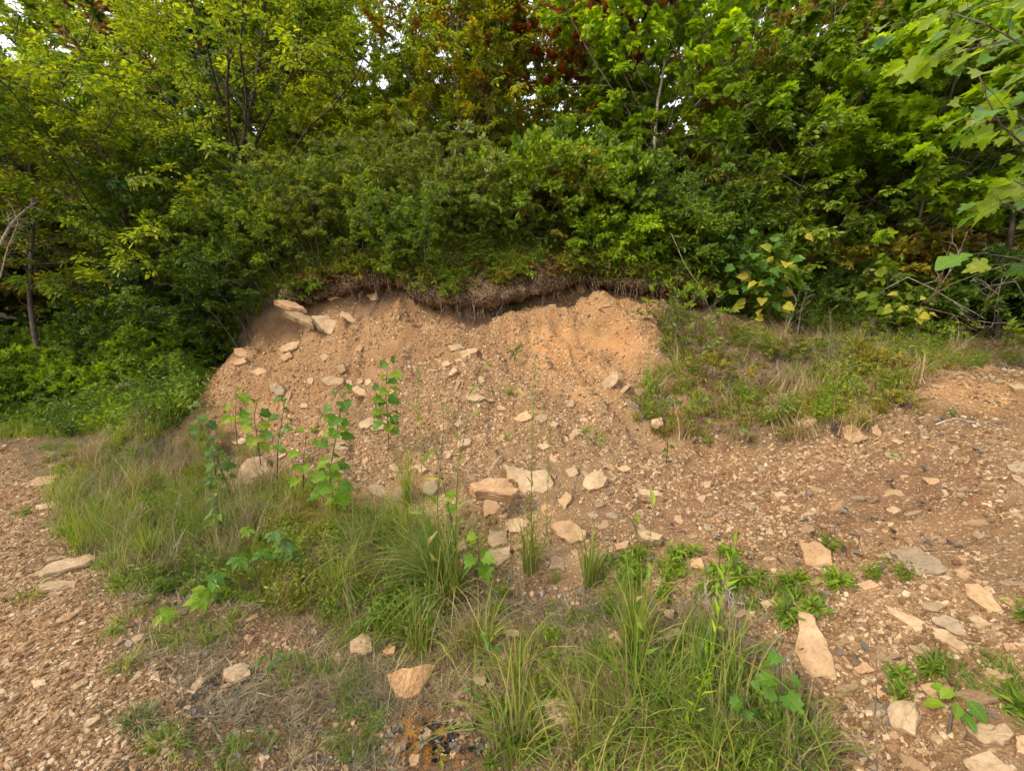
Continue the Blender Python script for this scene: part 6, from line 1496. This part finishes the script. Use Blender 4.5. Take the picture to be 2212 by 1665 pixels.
sapling([(1690,1545),(1688,1480,1.35),(1680,1405,1.35)], 5, .080, 'lobed', 'green', "upright plant with a ragged leaf at the sedge's right end", seed=14, t0=.3, pet=.3)
sapling([(1608,1560),(1608,1510,1.35),(1612,1480,1.35)], 4, .070, 'lobed', 'green', "low round-leaved plant in the right of the sedge", seed=15, t0=.3)
sapling([(2048,1585),(2056,1540,1.22),(2060,1490,1.22)], 5, .075, 'oval', 'lime', "lone seedling with one big ribbed leaf at the lower right", seed=16, t0=.4, two='green', wid=1.3)
sapling([(1440,1000),(1442,960,3.3),(1440,945,3.3)], 5, .06, 'heart', 'dull', "round-leaved climber below the hanging white roots", seed=17, t0=.1)
sapling([(1600,960),(1590,915,3.5)], 4, .07, 'oval', 'dull', "small broad-leaved plant on the slope left of the oval stone", seed=18, t0=.1, name="weed", cat="weed")
sapling([(1590,1240),(1580,1190,2.1),(1575,1160,2.1)], 9, .045, 'oval', 'lime', "small bright weed on the slope above the sedge", seed=19, t0=.1, name="weed", cat="weed")
sapling([(1555,1350),(1550,1280,1.85),(1555,1200,1.85)], 12, .04, 'oval', 'lime', "slender bright weed standing at the sedge's upper edge", seed=20, t0=.2, name="weed", cat="weed")
sapling([(588,1440),(585,1410,1.75),(592,1395,1.75)], 10, .055, 'oval', 'green', "small leafy weed touching the broad pale flat stone", seed=21, t0=.1, name="weed", cat="weed", wid=.8)
sapling([(818,1335),(800,1325,1.9)], 5, .05, 'oval', 'green', "tiny weed left of the knobbly tan rock", seed=22, t0=.1, name="weed", cat="weed")
sapling([(1060,1400),(1055,1370,1.85)], 8, .045, 'oval', 'green', "little green weed in the straw above the cracked boulder", seed=23, t0=.1, name="weed", cat="weed")
sapling([(1020,1500),(1018,1480,1.6)], 5, .035, 'oval', 'dull', "pale tiny weed above the orange seep", seed=24, t0=.1, name="weed", cat="weed")
sapling([(950,1645),(948,1620,1.35)], 6, .03, 'oval', 'lime', "tiny bright weed in the orange seep", seed=25, t0=.1, name="weed", cat="weed")
# brambles: leaves in fans of five
def bramble(pts, fans, size, mt, label, seed, r=.0025):
    P = np.array([at_depth(*a) if len(a) == 3 else at1(*a) for a in pts]); g = np.random.default_rng(seed)
    d = np.r_[0, np.cumsum(np.linalg.norm(np.diff(P, axis=0), axis=1))]; s_ = np.linspace(0, d[-1], 12); Q = np.stack([np.interp(s_, d, P[:, i]) for i in range(3)], -1)
    root = thing("bramble", P[0], label, "bramble"); q = Geo(); q.add(*tubes(Q[None], r, r * .5, 5)); link("stem", q.mesh("stem", P[0], True), root, M_bark)
    for k in range(fans):
        t = (k + .8) / fans; p = np.array([np.interp(min(t, 1) * d[-1], s_, Q[:, i]) for i in range(3)]); az0 = g.random() * 6.28
        c = p + np.array([math.cos(az0), math.sin(az0), .6]) * size * .5
        nr = unit(np.array([0, 0, 1.]) + .35 * unit(np.array([0, 0, CAM_H]) - c) + g.normal(0, .15, 3)); x = unit(np.cross(nr, [0, 1, 0])); y = np.cross(nr, x)
        for j in range(5):
            a = az0 + (j - 2) * .95; dr = x * math.cos(a) + y * math.sin(a) - nr * .1
            put_leaf(root, c, dr, unit(nr + g.normal(0, .12, 3)), size * (1.1 if j == 2 else .85) * g.uniform(.85, 1.1), 'oval', mt, 1.15)
bramble([(640,1190),(560,1200,2.45),(500,1230,2.35),(470,1260,2.3)], 5, .085, 'green', "bramble with dark ribbed leaflets in the left verge", 1)
bramble([(470,1290),(440,1290,2.2),(400,1320,2.05),(360,1335,2.0)], 4, .085, 'lime', "bright bramble tip reaching over the bare soil", 2)
bramble([(640,1230),(620,1180,2.5),(590,1160,2.5)], 4, .08, 'dull', "dusty grey-green bramble right of the dark one", 3)
bramble([(560,1170),(530,1140,2.7)], 3, .06, 'lime', "small lime bramble behind the dark one", 4)
# yellowing saplings on the right
sapling([(1665,700),(1660,640,5.3),(1690,580,5.2),(1710,530,5.1)], 36, .19, 'heart', 'yel', "large yellowing sapling at the edge of the wood", seed=31, t0=.1, two='green', pet=1.1, up=.5)
sapling([(1610,680),(1630,600,5.3),(1600,540,5.2)], 18, .17, 'lobed', 'green', "green broad-leaved sapling left of the large yellowing one", seed=32, t0=.2, pet=1.0)
sapling([(1900,700),(1920,640,5.1),(1915,580,5.0)], 22, .17, 'heart', 'sun', "yellow-green sapling between the canes and the terrace", seed=33, t0=.2, pet=1.0)
sapling([(1965,710),(1975,680,4.9),(1950,660,4.8)], 24, .14, 'heart', 'yel', "low plant with bright yellow leaves on the terrace", seed=34, t0=.1, pet=1.1)
sapling([(1335,560),(1310,535,6.0),(1300,520,6.0)], 12, .15, 'oval', 'sun', "pale long-leaved sprout above the orange clay", seed=35, t0=.3, wid=.6)
# the near tree whose giant leaves reach in from the right edge
limbs_r = [([(2290,640,2.9),(2210,560,2.7),(2140,550,2.6)], 7, .20, 'lowest branch'), ([(2300,420,2.8),(2230,330,2.6),(2150,260,2.5),(2110,150,2.5)], 22, .16, 'x'),
           ([(2330,200,2.8),(2240,120,2.6),(2150,60,2.5),(2060,30,2.6)], 24, .17, 'x'), ([(2300,330,3.2),(2200,250,3.3),(2080,260,3.4)], 24, .15, 'x'), ([(2330,420,2.7),(2250,420,2.5),(2190,390,2.5)], 14, .15, 'x'), ([(2330,0,3.0),(2220,-60,2.9),(2080,-40,2.9)], 20, .16, 'x'),
           ([(2320,120,3.4),(2200,80,3.5),(2050,120,3.7),(1950,150,3.8)], 26, .15, 'x'), ([(2320,560,3.3),(2230,470,3.3),(2150,430,3.3)], 14, .14, 'x'), ([(2300,-40,3.8),(2100,20,4.0),(1900,60,4.2)], 26, .15, 'x')]
tb = at_depth(2420, 600, 2.9); tb[2] = float(ground_z(tb[0], tb[1]))
root = thing("young_sycamore", tb, "near young sycamore whose giant yellow-green leaves reach in from the right edge", "tree")
tr_ = np.array([tb, tb + [0, 0, 1.2], tb + [-.05, 0, 2.4], tb + [.05, .1, 4.2]]); q = Geo(); q.add(*tubes(tr_[None], .035, .01, 8)); link("trunk", q.mesh("trunk", tb, True), root, M_bark_pale)
g = np.random.default_rng(77)
for (pts, nl, sz, _) in limbs_r:
    P = np.array([at_depth(*a) for a in pts]); zz = float(np.clip(P[0][2] - .3, tb[2] + .4, tb[2] + 4.0)); st = np.array([np.interp(zz, tr_[:, 2], tr_[:, i]) for i in range(3)])
    P = np.vstack([st, P]); d = np.r_[0, np.cumsum(np.linalg.norm(np.diff(P, axis=0), axis=1))]; s_ = np.linspace(0, d[-1], 12); Q = np.stack([np.interp(s_, d, P[:, i]) for i in range(3)], -1)
    q = Geo(); q.add(*tubes(Q[None], .011, .003, 6)); pq = Geo()
    for k in range(nl):
        t = .35 + .65 * (k + .6) / nl; p = np.array([np.interp(t * d[-1], s_, Q[:, i]) for i in range(3)]); az = g.random() * 6.28
        dr = unit(np.array([math.cos(az), math.sin(az) * .8, g.normal(.1, .5)])); e = p + dr * sz * g.uniform(.5, 1.5)
        q.add(*tubes(np.stack([p, (p + e) / 2 + [0, 0, .01], e])[None], .002, .0012, 3))
        put_leaf(root, e, unit(dr * [1, 1, .4] + np.array([-.2, 0, -.3])), unit(np.array([-.25, -.55, .8]) + g.normal(0, .35, 3)), sz * g.uniform(.45, 1.05), 'lobed' if g.random() > .3 else 'oak', 'sun' if g.random() < .7 else 'green', .95)
    link("limb", q.mesh("limb", tb), root, M_bark)
# tall thin stalks
def stalk(pts, label, seed, mat, leafsize=.0, nl=0, seedhead=False, r=.0034):
    P = np.array([at_depth(*a) if len(a) == 3 else at1(*a) for a in pts]); g = np.random.default_rng(seed)
    d = np.r_[0, np.cumsum(np.linalg.norm(np.diff(P, axis=0), axis=1))]; s_ = np.linspace(0, d[-1], 14); Q = np.stack([np.interp(s_, d, P[:, i]) for i in range(3)], -1)
    root = thing("weed_stalk" if nl else "grass_stalk", P[0], label, "weed" if nl else "grass"); q = Geo(); q.add(*tubes(Q[None], r, r * .35, 5)); link("stem", q.mesh("stem", P[0], True), root, mat)
    if nl:
        c = Geo(); c.add(*leaves_on(Q[None], nl, leafsize, leafsize * .22, LAN, g, ang=.6, droop=.1, nrj=.8)); link("leaves", c.mesh("leaves", P[0]), root, mat, kind="stuff")
    if seedhead:
        s1, L1 = spawn(Q[None][:, 8:], 26, 0, 1, .05, .4, 4, 0, True, g, .5, .05); c = Geo(); c.add(*tubes(s1, .0012, .0006, 3)); link("seed_head", c.mesh("seed_head", P[0]), root, mat, kind="stuff")
stalk([(1150,1230),(1147,1080,2.4),(1150,950,2.4),(1157,785,2.4)], "tallest thin dark weed standing before the leaning slab", 1, ML['bluegreen'], .06, 46)
stalk([(1160,1240),(1180,1150,2.3),(1185,1000,2.3),(1190,905,2.3)], "yellowish feathery weed right of the tallest dark one", 2, M_grass, .04, 30, True)
stalk([(930,1280),(912,1060,2.15),(905,900,2.15),(902,790,2.15)], "leftmost tall stalk rising from the large tussock", 3, M_grass, .12, 7, True)
stalk([(950,1290),(945,1080,2.15),(960,900,2.1),(945,830,2.1)], "second tall stalk rising from the large tussock", 4, M_grass, .10, 6)
stalk([(990,1270),(985,1060,2.2),(1000,880,2.2),(1045,790,2.15),(1090,765,2.1)], "tall stalk arching right above the tussock", 5, M_grass, .10, 7)
stalk([(980,1260),(990,1000,2.25),(1020,870,2.2),(1080,830,2.1),(1140,840,2.1)], "lower stalk arching right above the tussock", 6, M_grass, .08, 5)
stalk([(1000,1250),(940,960,2.2),(900,880,2.2),(850,860,2.2)], "stalk arching left above the tussock", 7, M_grass, .08, 5)
stalk([(1368,1500),(1372,1350,1.7),(1378,1200,1.7),(1372,1080,1.7)], "tall thin stalk rising right of centre before the brown slope", 8, M_grass, .10, 8)
stalk([(1380,1500),(1395,1350,1.65),(1400,1200,1.65),(1412,1090,1.65)], "companion stalk right of the tall thin one before the brown slope", 9, M_grass, .10, 8)
stalk([(1340,1600),(1420,1330,1.4),(1520,1250,1.35),(1700,1240,1.3)], "long blade arching right over the lower slope", 10, M_grass, r=.0028)
stalk([(1480,1600),(1540,1400,1.35),(1560,1280,1.35),(1590,1170,1.35)], "tall branching weed at the right of the sedge bed", 11, ML['bright'], .06, 26)
stalk([(1790,1664,1.02),(1770,1600,1.05),(1700,1480,1.1),(1550,1390,1.15),(1460,1360,1.2)], "long blade arching left from the bottom edge", 12, M_grass, r=.0028)
stalk([(235,1080),(300,960,4.6),(330,930,4.6)], "dead reddish stem in the far left verge", 13, M_bark, r=.004)

# ------------------------------------------------------------------ dead leaves and the wet leaf wad by the seep
M_dleaf = mat_leaf("dead_leaves", [(.06,.048,.042), (.12,.095,.08), (.22,.18,.155), (.17,.10,.06), (.30,.25,.21)], .1, .6)
M_wetleaf = mat_leaf("wet_black_leaves", [(.006,.006,.008), (.015,.014,.018), (.04,.035,.035), (.02,.015,.012)], .02, .25)
CUR = (np.array([(0,0,0),(-.30,.25,.22),(-.34,.6,.10),(0,1,.18),(.28,.62,.26),(.30,.3,.12),(0,.45,-.02)], float), np.array([(0,1,6),(1,2,6),(2,3,6),(3,4,6),(4,5,6),(5,0,6)]))
def dead_leaves(name, label, n, seed, zones, size, mat, cond=None, r0=1.1, r1=7, thr=-.5):
    g = np.random.default_rng(seed); P = pick(n, seed, zones, r0, r1, cond=lambda x, y: (fbm(x * 2 + seed, y * 2, 3) > thr) & (cond(x, y) if cond else True), mult=16); n = len(P)
    a = g.random(n) * 6.28; d = np.stack([np.cos(a), np.sin(a), g.normal(0, .35, n)], -1); nr = ground_n(P[:, 0], P[:, 1]) + g.normal(0, .45, (n, 3))
    L = size * g.uniform(.5, 1.3, n); q = Geo(); q.add(*leaf_batch(CUR, P + np.array([0, 0, .006]), d, nr, L, L * g.uniform(.6, 1.1, n))); link(name, q.mesh(name), None, mat, label=label, kind="stuff")
dead_leaves("leaf_litter", "curled grey dead leaves on the right slope", 330, 51, [Z_bare], .045, M_dleaf, cond=lambda x, y: x > .5, r1=4.6, thr=-.05)
dead_leaves("leaf_litter", "dead leaves and debris in the ditch and verge", 1700, 52, [Z_verge], .035, M_dleaf, thr=-.1, r1=5)
dead_leaves("leaf_litter", "dark litter on the terrace", 900, 53, [Z_terr], .05, M_dleaf, r0=3, r1=7)
dead_leaves("wet_leaves", "wad of wet black leaves beside the orange seep", 420, 54, [plan([(935,1560),(980,1545),(1060,1570),(1080,1620),(1000,1640),(950,1600)])], .035, M_wetleaf, r0=1, r1=2.2)
dead_leaves("wet_leaves", "black wet leaves above the orange seep", 160, 55, [plan([(900,1490),(950,1480),(960,1520),(910,1530)])], .03, M_wetleaf, r0=1, r1=2.6)
